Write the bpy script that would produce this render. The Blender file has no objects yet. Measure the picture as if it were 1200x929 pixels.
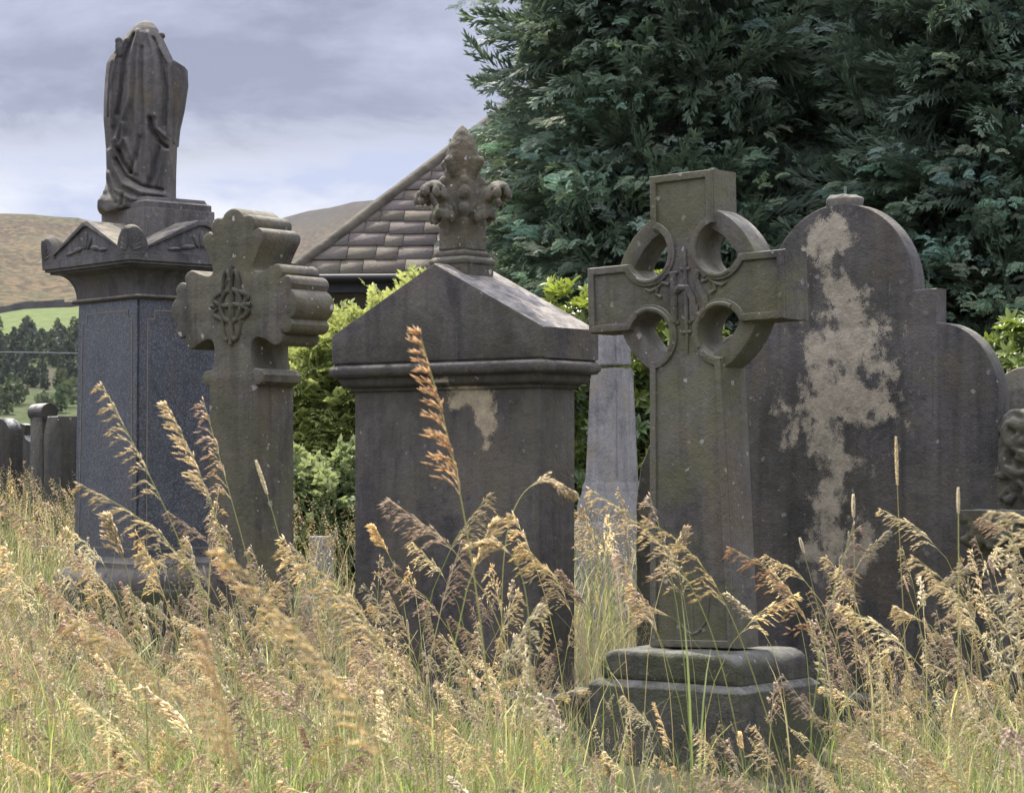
import bpy, bmesh, math, random
import numpy as np
from mathutils import Vector, Matrix, Euler
from mathutils.geometry import tessellate_polygon
R = math.radians
rng = np.random.default_rng(11)
random.seed(11)
sc = bpy.context.scene
COL = sc.collection

# ---------------------------------------------------------------- camera space helper
F, CX, HY, EYE = 2800.0, 600.0, 545.0, 1.3          # focal length in photo pixels, optical axis, horizon row, eye height
def at(px, py, Y):
    return Vector(((px - CX) * Y / F, Y, EYE + (HY - py) * Y / F))
def sstep(a, b, t):
    t = np.clip((t - a) / (b - a), 0, 1)
    return t * t * (3 - 2 * t)

# ---------------------------------------------------------------- terrain
def height(x, y):
    x = np.asarray(x, float); y = np.asarray(y, float)
    near = 0.015 * np.clip(y - 9, 0, 36)
    ys = [-100, 45, 75, 130, 400, 600, 780, 960, 1080, 1500, 1900]
    zs = [0, 0, -2.5, -9, -4, 13, 31, 53, 71, 142, 203]
    base = np.interp(y, ys, zs)
    crest = np.interp(x, [-1600, -700, -407, -340, -190, 0, 600, 1600], [1.12, 1.07, 1.0, .962, .70, .5, .55, .8])
    k = sstep(1000, 1900, y)
    base = base * (1 - k + k * crest)
    back = sstep(1950, 2500, y)
    base = base * (1 - .55 * back)
    far = np.interp(x, [-3000, -900, -420, -314, -250, -194, 0, 500, 3000], [.3, .35, .8, .925, .965, 1.0, .99, .9, .7]) * 352
    kf = sstep(2300, 3200, y)
    base = base * (1 - kf) + far * kf
    hump = sstep(700, 1500, y) * (6 * np.sin(x * .021 + y * .004) + 4 * np.sin(x * .05 - y * .013) + 2.5 * np.sin(x * .11 + y * .03))
    hump = hump * (1 - .75 * sstep(1600, 1900, y))
    small = .03 * np.sin(x * 1.7 + .4) * np.cos(y * 1.3) * (np.abs(y) < 60)
    return near + base + hump * (y > 700) + small
def gz(x, y):
    return float(height(x, y))

# ---------------------------------------------------------------- properties
def tag(o, label=None, cat=None, group=None, kind=None):
    if label: o['label'] = label
    if cat: o['category'] = cat
    if group: o['group'] = group
    if kind: o['kind'] = kind
    return o
def thing(name, label, cat, loc, rotz=0, group=None):
    o = bpy.data.objects.new(name, None); COL.objects.link(o)
    o.empty_display_size = .2
    o.location = loc; o.rotation_euler = (0, 0, rotz)
    return tag(o, label, cat, group)
def obj(name, me, mat=None, parent=None, smooth=None):
    o = bpy.data.objects.new(name, me); COL.objects.link(o)
    me.name = name
    if mat:
        me.materials.clear(); me.materials.append(mat)
    if parent: o.parent = parent
    if smooth is not None:
        me.polygons.foreach_set('use_smooth', np.ones(len(me.polygons), bool))
        me.set_sharp_from_angle(angle=R(smooth))
    return o

# ---------------------------------------------------------------- mesh helpers
class MB:
    """collects shapes in a bmesh"""
    def __init__(s): s.bm = bmesh.new()
    def box(s, x0, x1, y0, y1, z0, z1, bev=0):
        r = bmesh.ops.create_cube(s.bm, size=1)['verts']
        for v in r:
            v.co = Vector(((x0 + x1) / 2 + v.co.x * (x1 - x0), (y0 + y1) / 2 + v.co.y * (y1 - y0), (z0 + z1) / 2 + v.co.z * (z1 - z0)))
        if bev:
            es = list({e for v in r for e in v.link_edges})
            bmesh.ops.bevel(s.bm, geom=es, offset=bev, segments=2, profile=.6, affect='EDGES')
        return s
    def squares(s, prof):
        """stack of rectangles (hx, hy, z)"""
        bm = s.bm; rings = []
        for hx, hy, z in prof:
            rings.append([bm.verts.new((sx * hx, sy * hy, z)) for sx, sy in ((-1, -1), (1, -1), (1, 1), (-1, 1))])
        for a, b in zip(rings, rings[1:]):
            for i in range(4):
                j = (i + 1) % 4
                bm.faces.new((a[i], a[j], b[j], b[i]))
        bm.faces.new(rings[0][::-1]); bm.faces.new(rings[-1])
        return s
    def lathe(s, prof, c=(0, 0, 0), n=24):
        bm = s.bm; rings = []
        for r, z in prof:
            rings.append([bm.verts.new((c[0] + r * math.cos(2 * math.pi * i / n), c[1] + r * math.sin(2 * math.pi * i / n), c[2] + z)) for i in range(n)])
        for a, b in zip(rings, rings[1:]):
            for i in range(n):
                j = (i + 1) % n
                bm.faces.new((a[i], a[j], b[j], b[i]))
        bm.faces.new(rings[0][::-1]); bm.faces.new(rings[-1])
        return s
    def ell(s, c, r, rot=None, sub=3):
        vs = bmesh.ops.create_icosphere(s.bm, subdivisions=sub, radius=1)['verts']
        m = (rot.to_matrix() if rot else Matrix.Identity(3))
        for v in vs:
            v.co = Vector(c) + m @ Vector((v.co.x * r[0], v.co.y * r[1], v.co.z * r[2]))
        return vs
    def tube(s, pts, rad, n=8, flat=None):
        """round bar through points; rad = number or list"""
        bm = s.bm
        pts = [Vector(p) for p in pts]
        if not hasattr(rad, '__len__'): rad = [rad] * len(pts)
        up = Vector((.13, .9, .41)).normalized(); rings = []
        for i, p in enumerate(pts):
            t = (pts[min(i + 1, len(pts) - 1)] - pts[max(i - 1, 0)]).normalized()
            u = t.cross(up)
            if u.length < .05: u = t.cross(Vector((1, 0, 0)))
            u.normalize(); w = t.cross(u); up = w.cross(t) * 0 + up
            ring = []
            for k in range(n):
                a = 2 * math.pi * k / n
                d = (u * math.cos(a) + w * math.sin(a)) * rad[i]
                if flat: d.y *= flat
                ring.append(bm.verts.new(p + d))
            rings.append(ring)
        for a, b in zip(rings, rings[1:]):
            for i in range(n):
                j = (i + 1) % n
                bm.faces.new((a[i], a[j], b[j], b[i]))
        bm.faces.new(rings[0][::-1]); bm.faces.new(rings[-1])
        return s
    def plate(s, loops, y0, y1, bev=.008):
        """outline(s) in x,z pushed from y0 (front) to y1 (back) with rounded arrises; loops[1:] are holes"""
        bm = s.bm
        L = []
        for k, lp in enumerate(loops):
            lp = [tuple(p) for p in lp]
            A = sum(lp[i][0] * lp[(i + 1) % len(lp)][1] - lp[(i + 1) % len(lp)][0] * lp[i][1] for i in range(len(lp)))
            if (A > 0) != (k == 0): lp = lp[::-1]
            L.append(lp)
        def layer(inset, y):
            out = []
            for lp in L:
                q = offset(lp, inset)
                out.append([bm.verts.new((x, y, z)) for x, z in q])
            return out
        d = 1 if y1 > y0 else -1
        if bev:
            lay = [layer(bev, y0), layer(bev * .3, y0 + d * bev * .3), layer(0, y0 + d * bev), layer(0, y1 - d * bev), layer(bev * .3, y1 - d * bev * .3), layer(bev, y1)]
        else:
            lay = [layer(0, y0), layer(0, y1)]
        for a, b in zip(lay, lay[1:]):
            for la, lb in zip(a, b):
                n = len(la)
                for i in range(n):
                    j = (i + 1) % n
                    bm.faces.new((la[i], la[j], lb[j], lb[i]))
        for lr, flip in ((lay[0], False), (lay[-1], True)):
            flat = [v for lp in lr for v in lp]
            tris = tessellate_polygon([[Vector((v.co.x, v.co.z, 0)) for v in lp] for lp in lr])
            for t in tris:
                vs = [flat[i] for i in t]
                try: bm.faces.new(vs[::-1] if flip else vs)
                except ValueError: pass
        return s
    def mesh(s, name='m'):
        bmesh.ops.recalc_face_normals(s.bm, faces=s.bm.faces[:])
        me = bpy.data.meshes.new(name); s.bm.to_mesh(me); s.bm.free()
        return me
    def build(s, name, mat, parent=None, smooth=30):
        return obj(name, s.mesh(name), mat, parent, smooth)

def offset(lp, d):
    """inset a CCW loop by d (negative grows it); clockwise loops grow, as holes should"""
    if d == 0: return list(lp)
    n = len(lp); out = []
    for i in range(n):
        p0, p, p1 = lp[i - 1], lp[i], lp[(i + 1) % n]
        e0 = (p[0] - p0[0], p[1] - p0[1]); e1 = (p1[0] - p[0], p1[1] - p[1])
        l0 = math.hypot(*e0) or 1e-9; l1 = math.hypot(*e1) or 1e-9
        n0 = (-e0[1] / l0, e0[0] / l0); n1 = (-e1[1] / l1, e1[0] / l1)
        m = (n0[0] + n1[0], n0[1] + n1[1]); ml = m[0] ** 2 + m[1] ** 2
        k = 2 / ml if ml > .35 else 2 / .35
        out.append((p[0] + m[0] * d * k / 1, p[1] + m[1] * d * k / 1) if False else (p[0] + m[0] * d * min(k, 3) , p[1] + m[1] * d * min(k, 3)))
    return out
def arc(cx, cz, r, a0, a1, n=16, rz=None):
    rz = rz or r
    return [(cx + r * math.cos(R(a0 + (a1 - a0) * i / n)), cz + rz * math.sin(R(a0 + (a1 - a0) * i / n))) for i in range(n + 1)]
def bake(o_mesh, mods):
    """run modifiers over a mesh and return the result"""
    o = bpy.data.objects.new('tmp', o_mesh); COL.objects.link(o)
    for kind, kw in mods:
        m = o.modifiers.new(kind, kind)
        for k, v in kw.items(): setattr(m, k, v)
    dg = bpy.context.evaluated_depsgraph_get()
    me = bpy.data.meshes.new_from_object(o.evaluated_get(dg))
    bpy.data.objects.remove(o); return me
def carve(mb, voxel, smooth_it=2, noise=0, nscale=8, seed=0):
    """fuse loose shapes into one worn carved surface"""
    me = bake(mb.mesh(), [('REMESH', dict(mode='VOXEL', voxel_size=voxel)), ('SMOOTH', dict(factor=.5, iterations=smooth_it))])
    if noise:
        n = len(me.vertices); co = np.empty(n * 3); me.vertices.foreach_get('co', co); co = co.reshape(-1, 3)
        no = np.empty(n * 3); me.vertices.foreach_get('normal', no); no = no.reshape(-1, 3)
        co += no * (noise * wob(co * nscale, seed))[:, None]
        me.vertices.foreach_set('co', co.ravel()); me.update()
    return me
def wob(p, seed=0):
    """cheap smooth noise -1..1"""
    r = np.random.default_rng(seed + 77); s = np.zeros(len(p))
    for i in range(7):
        d = r.normal(size=3); d /= np.linalg.norm(d)
        s += np.sin(p @ d * (1 + i * .55) * 2 + r.uniform(0, 6.3)) / (1 + .35 * i)
    return s / 3.2
def soup(name, V, T, mat, parent=None, col=None, smooth=True):
    """one mesh from vertex and triangle arrays, with an optional per-vertex tint"""
    V = np.ascontiguousarray(V, dtype=np.float32); T = np.ascontiguousarray(T, dtype=np.int32)
    me = bpy.data.meshes.new(name)
    me.vertices.add(len(V)); me.vertices.foreach_set('co', V.ravel())
    me.loops.add(T.size); me.loops.foreach_set('vertex_index', T.ravel())
    me.polygons.add(len(T)); me.polygons.foreach_set('loop_start', np.arange(0, T.size, 3, dtype=np.int32))
    if smooth: me.polygons.foreach_set('use_smooth', np.ones(len(T), bool))
    if col is not None:
        c = np.ones((len(V), 4), np.float32); c[:, :3] = col
        a = me.attributes.new('tint', 'FLOAT_COLOR', 'POINT'); a.data.foreach_set('color', c.ravel())
    me.update(); me.validate()
    return obj(name, me, mat, parent)
class Soup:
    def __init__(s): s.V, s.T, s.C, s.n = [], [], [], 0
    def add(s, V, T, C):
        V = np.asarray(V, np.float32); C = np.asarray(C, np.float32)
        if C.ndim == 1: C = np.tile(C, (len(V), 1))
        s.V.append(V); s.T.append(np.asarray(T) + s.n); s.C.append(C); s.n += len(V)
    def arrays(s): return np.concatenate(s.V), np.concatenate(s.T), np.concatenate(s.C)
    def scatter(s, tpl, M, P, tint):
        """many copies of a template: M (n,3,3), P (n,3), tint (n,3) multiplies the template colour"""
        V, T, C = tpl; n = len(P)
        if n == 0: return
        W = np.einsum('nij,vj->nvi', M, V) + P[:, None, :]
        TT = T[None] + (np.arange(n) * len(V))[:, None, None]
        CC = C[None] * tint[:, None, :]
        s.add(W.reshape(-1, 3), TT.reshape(-1, 3), CC.reshape(-1, 3))
    def build(s, name, mat, parent=None):
        return soup(name, *s.arrays()[:2], mat, parent, s.arrays()[2])
def rotz_m(a):
    a = np.asarray(a); c, s = np.cos(a), np.sin(a); z = np.zeros_like(a); o = np.ones_like(a)
    return np.stack([np.stack([c, -s, z], -1), np.stack([s, c, z], -1), np.stack([z, z, o], -1)], -2)
def frame_m(fwd, up):
    """matrices whose columns are (side, fwd, up') for arrays of directions"""
    f = fwd / np.linalg.norm(fwd, axis=-1, keepdims=True)
    s = np.cross(f, up); s /= np.linalg.norm(s, axis=-1, keepdims=True) + 1e-9
    u = np.cross(s, f)
    return np.stack([s, f, u], -1)

# ---------------------------------------------------------------- materials
class N:
    def __init__(s, name):
        s.m = bpy.data.materials.new(name); s.m.use_nodes = True
        s.t = s.m.node_tree; s.t.nodes.clear()
        s.out = s.t.nodes.new('ShaderNodeOutputMaterial')
    def n(s, typ, ins=None, **kw):
        x = s.t.nodes.new('ShaderNode' + typ)
        for k, v in kw.items(): setattr(x, k, v)
        for k, v in (ins or {}).items(): s.set(x.inputs[k], v)
        return x
    def set(s, sock, v):
        if isinstance(v, bpy.types.NodeSocket): s.t.links.new(v, sock)
        elif isinstance(v, tuple) and len(v) == 3 and sock.type == 'RGBA': sock.default_value = (*v, 1)
        else: sock.default_value = v
    def math(s, op, a, b=0.0, c=0.0, clamp=False):
        x = s.n('Math', {0: a, 1: b, 2: c}, operation=op, use_clamp=clamp); return x.outputs[0]
    def mix(s, f, a, b, blend='MIX'):
        x = s.n('Mix', data_type='RGBA', blend_type=blend)
        s.set(x.inputs[0], f); s.set(x.inputs[6], a); s.set(x.inputs[7], b); return x.outputs[2]
    def ramp(s, f, lo, hi, a=0.0, b=1.0):
        x = s.n('MapRange', {0: f, 1: lo, 2: hi, 3: a, 4: b}); return x.outputs[0]
    def noise(s, vec, scale, detail=6, rough=.6, dist=0.0):
        x = s.n('TexNoise', {'Vector': vec, 'Scale': scale, 'Detail': detail, 'Roughness': rough, 'Distortion': dist}); return x.outputs[0]
    def scaled(s, vec, sx, sy, sz, ox=0, oy=0, oz=0):
        x = s.n('Mapping', {'Vector': vec, 'Scale': (sx, sy, sz), 'Location': (ox, oy, oz)}); return x.outputs[0]

def stone(name, dark, light, green=.3, gcol=(.115, .11, .055), spots=.5, streak=.5, seed=0.0, patch=None, pcol=(.27, .215, .15), bump=.5, top_lichen_sun=.5,
          topcol=(.3, .285, .21), rough=.9, spotscale=16.0, speckle=0.0, grain=90):
    k = N(name)
    tc = k.n('TexCoord').outputs['Object']
    v = k.scaled(tc, 1, 1, 1, seed, seed * .7, seed * 1.3)
    big = k.noise(v, 2.2, 8, .62, .3)
    fine = k.noise(v, 34, 4, .7)
    c = k.mix(k.ramp(big, .36, .64), tuple(x * .8 for x in dark), tuple(x * 1.12 for x in light))
    mid = k.noise(v, 8.5, 7, .72, .6)
    c = k.mix(k.ramp(mid, .5, .72, 0, .55), c, tuple(x * 1.5 for x in light)); c = k.mix(k.ramp(mid, .46, .3, 0, .5), c, tuple(x * .6 for x in dark))
    c = k.mix(k.ramp(fine, .3, .75, 0, .4), c, tuple(min(1, x * 1.9) for x in light))
    st = k.noise(k.scaled(v, 9, 9, .55), 1.0, 5, .65)
    c = k.mix(k.ramp(st, .48, .68, 0, streak), c, tuple(x * .42 for x in dark))
    st2 = k.noise(k.scaled(v, 6, 6, .4, 4, 2, 9), 1.0, 4, .6)
    c = k.mix(k.ramp(st2, .53, .68, 0, min(1, streak * .8)), c, tuple(x * 1.7 for x in light))
    st3 = k.noise(k.scaled(v, 16, 16, .8, 7, 1, 3), 1.0, 5, .65); c = k.mix(k.ramp(st3, .52, .66, 0, streak * .9), c, tuple(x * .5 for x in dark))
    drift = k.noise(k.scaled(v, 1, 1, .6, 11, 5, 2), 3.4, 7, .66, .8); c = k.mix(k.ramp(drift, .5, .66, 0, .6), c, (light[0] * 1.25, light[1] * 1.05, light[2] * .72)); c = k.mix(k.ramp(drift, .47, .33, 0, .65), c, tuple(x * .5 for x in dark))
    if green:
        g = k.math('MULTIPLY', k.ramp(k.noise(v, 2.1, 5, .6, .5), .43, .56), k.ramp(k.noise(v, 14, 5, .7), .3, .7, .45, 1))
        c = k.mix(k.math('MULTIPLY', g, green), c, gcol)
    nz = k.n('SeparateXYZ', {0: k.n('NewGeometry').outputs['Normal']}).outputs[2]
    if top_lichen_sun:
        t = k.math('MULTIPLY', k.ramp(nz, .35, .8), k.ramp(k.noise(v, 9, 6, .7), .36, .6))  # upward faces paler: lichen, with sunlight on the tops painted in too
        c = k.mix(k.math('MULTIPLY', t, top_lichen_sun), c, topcol)
    if patch:
        xyz = k.n('SeparateXYZ', {0: tc}); x, y, z = xyz.outputs
        d = None
        for cx, cz, rx, rz in patch:
            a = k.math('DIVIDE', k.math('SUBTRACT', x, cx), rx); b = k.math('DIVIDE', k.math('SUBTRACT', z, cz), rz)
            e = k.math('SQRT', k.math('ADD', k.math('MULTIPLY', a, a), k.math('MULTIPLY', b, b)))
            d = e if d is None else k.math('SMOOTH_MIN', d, e, .15)
        wob_ = k.math('MULTIPLY', k.math('SUBTRACT', k.noise(v, 6.0, 3, .5, .5), .5), 2.9)
        vo = k.n('TexVoronoi', {'Vector': k.n('VectorMath', {0: v, 1: k.n('TexNoise', {'Vector': v, 'Scale': 20.0}).outputs[1]}, operation='ADD').outputs[0], 'Scale': 30.0, }).outputs[0]
        wob_ = k.math('ADD', wob_, k.math('MULTIPLY', k.math('SUBTRACT', vo, .4), .95)); wob_ = k.math('ADD', wob_, k.math('MULTIPLY', k.math('SUBTRACT', k.noise(k.scaled(v, 1, 1, .8), 17, 2, .5), .5), 2.0))
        pm = k.ramp(k.math('ADD', d, wob_), .98, 1.0, 1, 0)
        onface = k.ramp(k.math('ABSOLUTE', k.n('SeparateXYZ', {0: k.n('TexCoord').outputs['Normal']}).outputs[1]), .8, .95)
        pm = k.math('MULTIPLY', pm, onface)
        pc = k.mix(k.ramp(k.noise(v, 11, 7, .7), .32, .68), tuple(x * .62 for x in pcol), tuple(x * 1.2 for x in pcol))
        pc = k.mix(k.ramp(k.noise(v, 60, 3, .7), .45, .75, 0, .5), pc, (pcol[0] * 1.5, pcol[1] * 1.5, pcol[2] * 1.5))
        c = k.mix(pm, c, pc)
    if spots:
        for sc_, th, off in ((spotscale, .23, 3.1), (spotscale * 2.2, .2, 8.4)):
            vo = k.n('TexVoronoi', {'Vector': k.n('VectorMath', {0: k.scaled(v, 1, 1, 1, off, off, off), 1: k.n('VectorMath', {0: k.n('TexNoise', {'Vector': v, 'Scale': 45.0}).outputs[1], 'Scale': .03}, operation='SCALE').outputs[0]}, operation='ADD').outputs[0], 'Scale': sc_})
            keep = k.ramp(k.n('SeparateColor', {0: vo.outputs['Color']}).outputs[0], .62, .64)
            siz = k.math('MULTIPLY', k.n('SeparateColor', {0: vo.outputs['Color']}).outputs[1], th)
            m = k.math('MULTIPLY', k.ramp(k.math('SUBTRACT', vo.outputs[0], siz), -.02, .02, 1, 0), keep)
            m = k.math('MULTIPLY', m, k.ramp(k.noise(v, 3.0, 3), .42, .56, .12, 1))
            c = k.mix(k.math('MULTIPLY', m, min(1, spots * 1.3)), c, (.42, .41, .36))
    if speckle:
        vo = k.n('TexVoronoi', {'Vector': v, 'Scale': 160.0}).outputs['Color']
        c = k.mix(k.ramp(k.n('SeparateColor', {0: vo}).outputs[0], .55, .9, 0, speckle), c, (.34, .35, .38))
        c = k.mix(k.ramp(k.n('SeparateColor', {0: vo}).outputs[1], .6, .9, 0, speckle), c, (.015, .016, .02))
    p = k.n('BsdfPrincipled', {'Base Color': c, 'Roughness': rough})
    h = k.math('ADD', k.math('MULTIPLY', k.noise(v, grain, 3, .7), .35), k.math('MULTIPLY', k.noise(v, 13, 6, .65), 1.0))
    if patch: h = k.math('ADD', h, k.math('MULTIPLY', pm, -1.4))
    b = k.n('Bump', {'Height': h, 'Strength': min(1, bump * 1.4), 'Distance': .025})
    k.set(p.inputs['Normal'], b.outputs[0])
    k.t.links.new(p.outputs[0], k.out.inputs[0])
    return k.m

def leafmat(name, translucency=.4, rough=.6, gain=1.0, spec=.3):
    k = N(name)
    a = k.n('Attribute', attribute_name='tint').outputs['Color']
    p = k.n('BsdfPrincipled', {'Base Color': a, 'Roughness': rough, 'Specular IOR Level': spec})
    tr = k.n('BsdfTranslucent', {'Color': k.mix(1.0, a, (1.0 * gain, 1.0 * gain, .86 * gain), 'MULTIPLY')})
    mx = k.n('MixShader', {0: translucency, 1: p.outputs[0], 2: tr.outputs[0]})
    k.t.links.new(mx.outputs[0], k.out.inputs[0])
    return k.m
def plain(name, col, rough=.8, metal=0.0, var=.3, scale=12.0, bump=.0):
    k = N(name)
    tc = k.n('TexCoord').outputs['Object']
    c = k.mix(k.ramp(k.noise(tc, scale, 6), .3, .7), tuple(x * (1 - var) for x in col), tuple(min(1, x * (1 + var)) for x in col))
    p = k.n('BsdfPrincipled', {'Base Color': c, 'Roughness': rough, 'Metallic': metal})
    if bump:
        k.set(p.inputs['Normal'], k.n('Bump', {'Height': k.noise(tc, scale * 3, 5), 'Strength': bump, 'Distance': .02}).outputs[0])
    k.t.links.new(p.outputs[0], k.out.inputs[0]); return k.m

M_celtic = stone('celtic_gritstone', (.064, .058, .05), (.118, .108, .09), green=.85, gcol=(.12, .117, .055), spots=.5, top_lichen_sun=.8, topcol=(.36, .34, .26), seed=2.0, pcol=(.22, .18, .14), streak=.45)
M_base = stone('mossy_base_stone', (.036, .034, .027), (.085, .08, .062), green=.9, gcol=(.075, .08, .035), spots=.6, seed=7.7, top_lichen_sun=.9, topcol=(.2, .195, .165), bump=.9)
M_tomb = stone('sooty_gritstone', (.040, .037, .034), (.088, .078, .066), green=.3, spots=.3, seed=5.0, streak=.4, top_lichen_sun=.95, topcol=(.33, .30, .255),
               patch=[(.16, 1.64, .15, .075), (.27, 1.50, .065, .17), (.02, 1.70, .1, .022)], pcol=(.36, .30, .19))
M_finial = stone('carved_finial_stone', (.06, .054, .045), (.13, .115, .088), green=.4, spots=.8, seed=9.0, top_lichen_sun=.5, bump=.7)
M_arch = stone('sooty_slab_stone', (.040, .038, .036), (.082, .075, .068), green=.25, spots=.3, seed=3.3, streak=.55,
               patch=[(-.04, 2.33, .10, .16), (-.02, 2.12, .10, .1), (.02, 1.88, .22, .2), (.0, 1.62, .27, .2), (-.06, 1.40, .17, .16), (-.05, 1.2, .09, .2), (.0, .92, .17, .16), (.12, 1.6, .2, .1)], pcol=(.325, .285, .205))
M_rim = stone('weathered_rim_stone', (.07, .066, .056), (.14, .13, .105), green=.4, spots=.5, seed=13.0)
M_cross2 = stone('lichened_cross_stone', (.062, .055, .045), (.12, .108, .083), green=.7, gcol=(.115, .112, .055), spots=1.0, seed=1.2, spotscale=12.0, streak=.5, top_lichen_sun=.8, topcol=(.27, .25, .19))
M_dark = stone('dark_carving', (.035, .033, .026), (.08, .075, .055), green=.5, spots=.3, seed=4.0)
M_granite = stone('grey_blue_granite', (.026, .0285, .034), (.044, .0475, .055), green=.0, spots=.0, streak=.15, seed=6.0, bump=.08, top_lichen_sun=.0, rough=.36, speckle=.28)
M_mon = stone('statue_gritstone', (.055, .052, .05), (.115, .105, .096), green=.15, spots=.25, seed=8.0, top_lichen_sun=.6, topcol=(.27, .24, .185))
M_cornice = stone('cornice_gritstone', (.05, .049, .05), (.098, .094, .09), green=.25, gcol=(.1, .085, .05), spots=.2, seed=12.0, top_lichen_sun=.8, topcol=(.33, .29, .2))
M_obelisk = stone('pale_grey_granite', (.155, .15, .14), (.24, .232, .215), green=.0, spots=.2, streak=.3, seed=14.0, speckle=.25, bump=.4)
M_gold = plain('worn_gilt_line', (.19, .17, .12), .6, 0, .2)
M_far = stone('distant_headstone_stone', (.018, .018, .018), (.04, .038, .034), green=.2, spots=.4, seed=21.0, top_lichen_sun=1.0, topcol=(.55, .54, .5))
M_pale = stone('pale_limestone', (.38, .36, .34), (.56, .54, .5), green=.1, spots=.0, seed=22.0)
M_iron = plain('rusty_iron', (.10, .09, .075), .7, .4, .4, 30)
M_copper = plain('green_bronze_pin', (.16, .21, .17), .7, .2, .3, 40)

# ================================================================= THE MONUMENTS
A = R(38)
# ---------------------------------------------------------------- wheel cross
def celtic():
    loc = Vector((.83, 10.28, 0)); loc.z = gz(loc.x, loc.y) - .02
    t = thing('celtic_cross', 'tall grey stone wheel cross with monogram and four round piercings, on a stepped mossy base', 'grave cross', loc, -A)
    z0, zc, zt = .50, 2.02, 2.535          # shaft foot, centre of the wheel, top
    hw_t, arm, ah = .162, .505, .145
    rc, cc = .107, .18
    hwl = .188                            # shaft half width just under the wheel
    d = .092
    def crotch(sx, sz, rev):
        # arc of the piercing nearest the centre, from the arm edge to the shaft edge
        xs = hw_t if sz > 0 else hwl - .004
        y1 = cc + math.sqrt(rc * rc - (xs - cc) ** 2); x1 = cc + math.sqrt(rc * rc - (ah - cc) ** 2)
        a0 = math.degrees(math.atan2(ah - cc, x1 - cc)); a1 = math.degrees(math.atan2(y1 - cc, xs - cc))
        a = arc(cc, cc, rc, a0, a1 - 360 if a1 > a0 else a1, 20)
        a = [(sx * x, zc + sz * z) for x, z in a]
        return a[::-1] if rev else a
    lp = [(-.218, z0)]
    lp = [(.218, z0)]
    lp += crotch(1, -1, True)             # shaft -> right arm
    lp += [(arm, zc - ah), (arm, zc + ah)]
    lp += crotch(1, 1, False)
    lp += [(hw_t, zt), (-hw_t, zt)]
    lp += crotch(-1, 1, True)
    lp += [(-arm, zc + ah), (-arm, zc - ah)]
    lp += crotch(-1, -1, False)
    lp += [(-.218, z0)]
    lean = -R(1.7)
    def leaning(o):
        o.location = (0, 0, z0); o.rotation_euler = (0, lean, 0)
        o.data.transform(Matrix.Translation((0, 0, -z0))); return o
    m = MB(); m.plate([lp], -d, d, .009)
    c = m.build('cross', M_celtic, t); leaning(c)
    # raised margin round the face
    mg = MB(); inner = offset(lp, .034)
    mg.plate([offset(lp, .003), inner], -d - .013, -d + .004, .004)
    leaning(mg.build('raised_border', M_celtic, t))
    # wheel, a little thinner than the cross
    for q in range(4):
        rg = MB(); a0 = 90 * q + 16; a1 = 90 * q + 74
        seg = arc(0, zc, .378, a0, a1, 24) + arc(0, zc, .296, a1, a0, 24)
        rg.plate([seg], -d + .018, d - .018, .008)
        leaning(rg.build('wheel_arc', M_celtic, t))
    # sunk edges of the round piercings: raised roll round each
    for sx in (-1, 1):
        for sz in (-1, 1):
            rl = MB(); xs = hw_t if sz > 0 else hwl
            pts = [(sx * x, -d - .008, zc + sz * z) for x, z in arc(cc, cc, rc + .013, 150, 300, 22)]
            rl.tube(pts, .012, 8)
            leaning(rl.build('piercing_roll', M_celtic, t))
    # sacred monogram I H S, entwined, standing out of the face
    mo = MB(); y = -d - .005
    def stroke(p, r=.0165): mo.tube([(x, y, zc + z) for x, z in p], r, 8, .8)
    stroke([(.012, .185), (.012, .10), (.012, 0), (.012, -.12), (.012, -.26)], [.006, .010, .011, .010, .004])      # I
    stroke([(-.012, .1), (.036, .1)], .008); stroke([(-.012, -.17), (.036, -.17)], .008)
    stroke([(-.052, .085), (-.05, 0), (-.052, -.125)]); stroke([(-.077, .088), (-.027, .088)], .007); stroke([(-.077, -.128), (-.027, -.128)], .007)   # H
    stroke([(-.05, 0), (-.02, .022), (.02, .02), (.045, -.03), (.048, -.125)]); stroke([(.025, -.128), (.07, -.128)], .007)
    stroke([(.118, .058), (.102, .085), (.075, .082), (.064, .05), (.08, .012), (.108, -.03), (.112, -.075), (.09, -.105), (.062, -.095), (.056, -.06)])       # S
    for s in (1, -1):
        stroke([(s * .085 + .01, .04), (s * .12 + .01, .05), (s * .145 + .01, .03), (s * .15 + .01, .0), (s * .125 + .01, -.012)], .008)
        stroke([(s * .145 + .01, .03), (s * .185 + .01, .018), (s * .21 + .01, .03)], [.008, .007, .003])
    leaning(mo.build('monogram', M_celtic, t))
    # small carved motif at the shaft foot
    sh = MB(); y = -d + .001
    sh.tube([(-.09, y, z0 + .22), (-.075, y, z0 + .12), (-.03, y, z0 + .07), (0, y, z0 + .06), (.03, y, z0 + .07), (.075, y, z0 + .12), (.09, y, z0 + .22)], .007, 8)
    sh.tube([(0, y, z0 + .3), (0, y, z0 + .06)], .007, 8); sh.tube([(-.04, y, z0 + .25), (.04, y, z0 + .25)], .006, 8)
    leaning(sh.build('foot_motif', M_celtic, t))
    # rounded upper step: quarter-round ends
    st = MB(); zz0, zz1 = .365, .505
    prof = [(-.35, zz0), (.35, zz0)] + arc(.27, zz0 + .05, .08, 0, 90, 8) + arc(-.27, zz0 + .05, .08, 90, 180, 8)
    st.plate([prof], -.29, .29, .02)
    me = carve(st, .010, 1, .006, 9, 3)
    obj('rounded_step', me, M_base, t, 60)
    p = MB(); p.squares([(.395, .325, -.25), (.395, .325, .335), (.39, .32, .345), (.355, .295, .368)])
    bm = p.bm; bmesh.ops.bevel(bm, geom=[e for e in bm.edges], offset=.008, segments=1, affect='EDGES')
    p.build('plinth', M_base, t, 30)
celtic()

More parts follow.
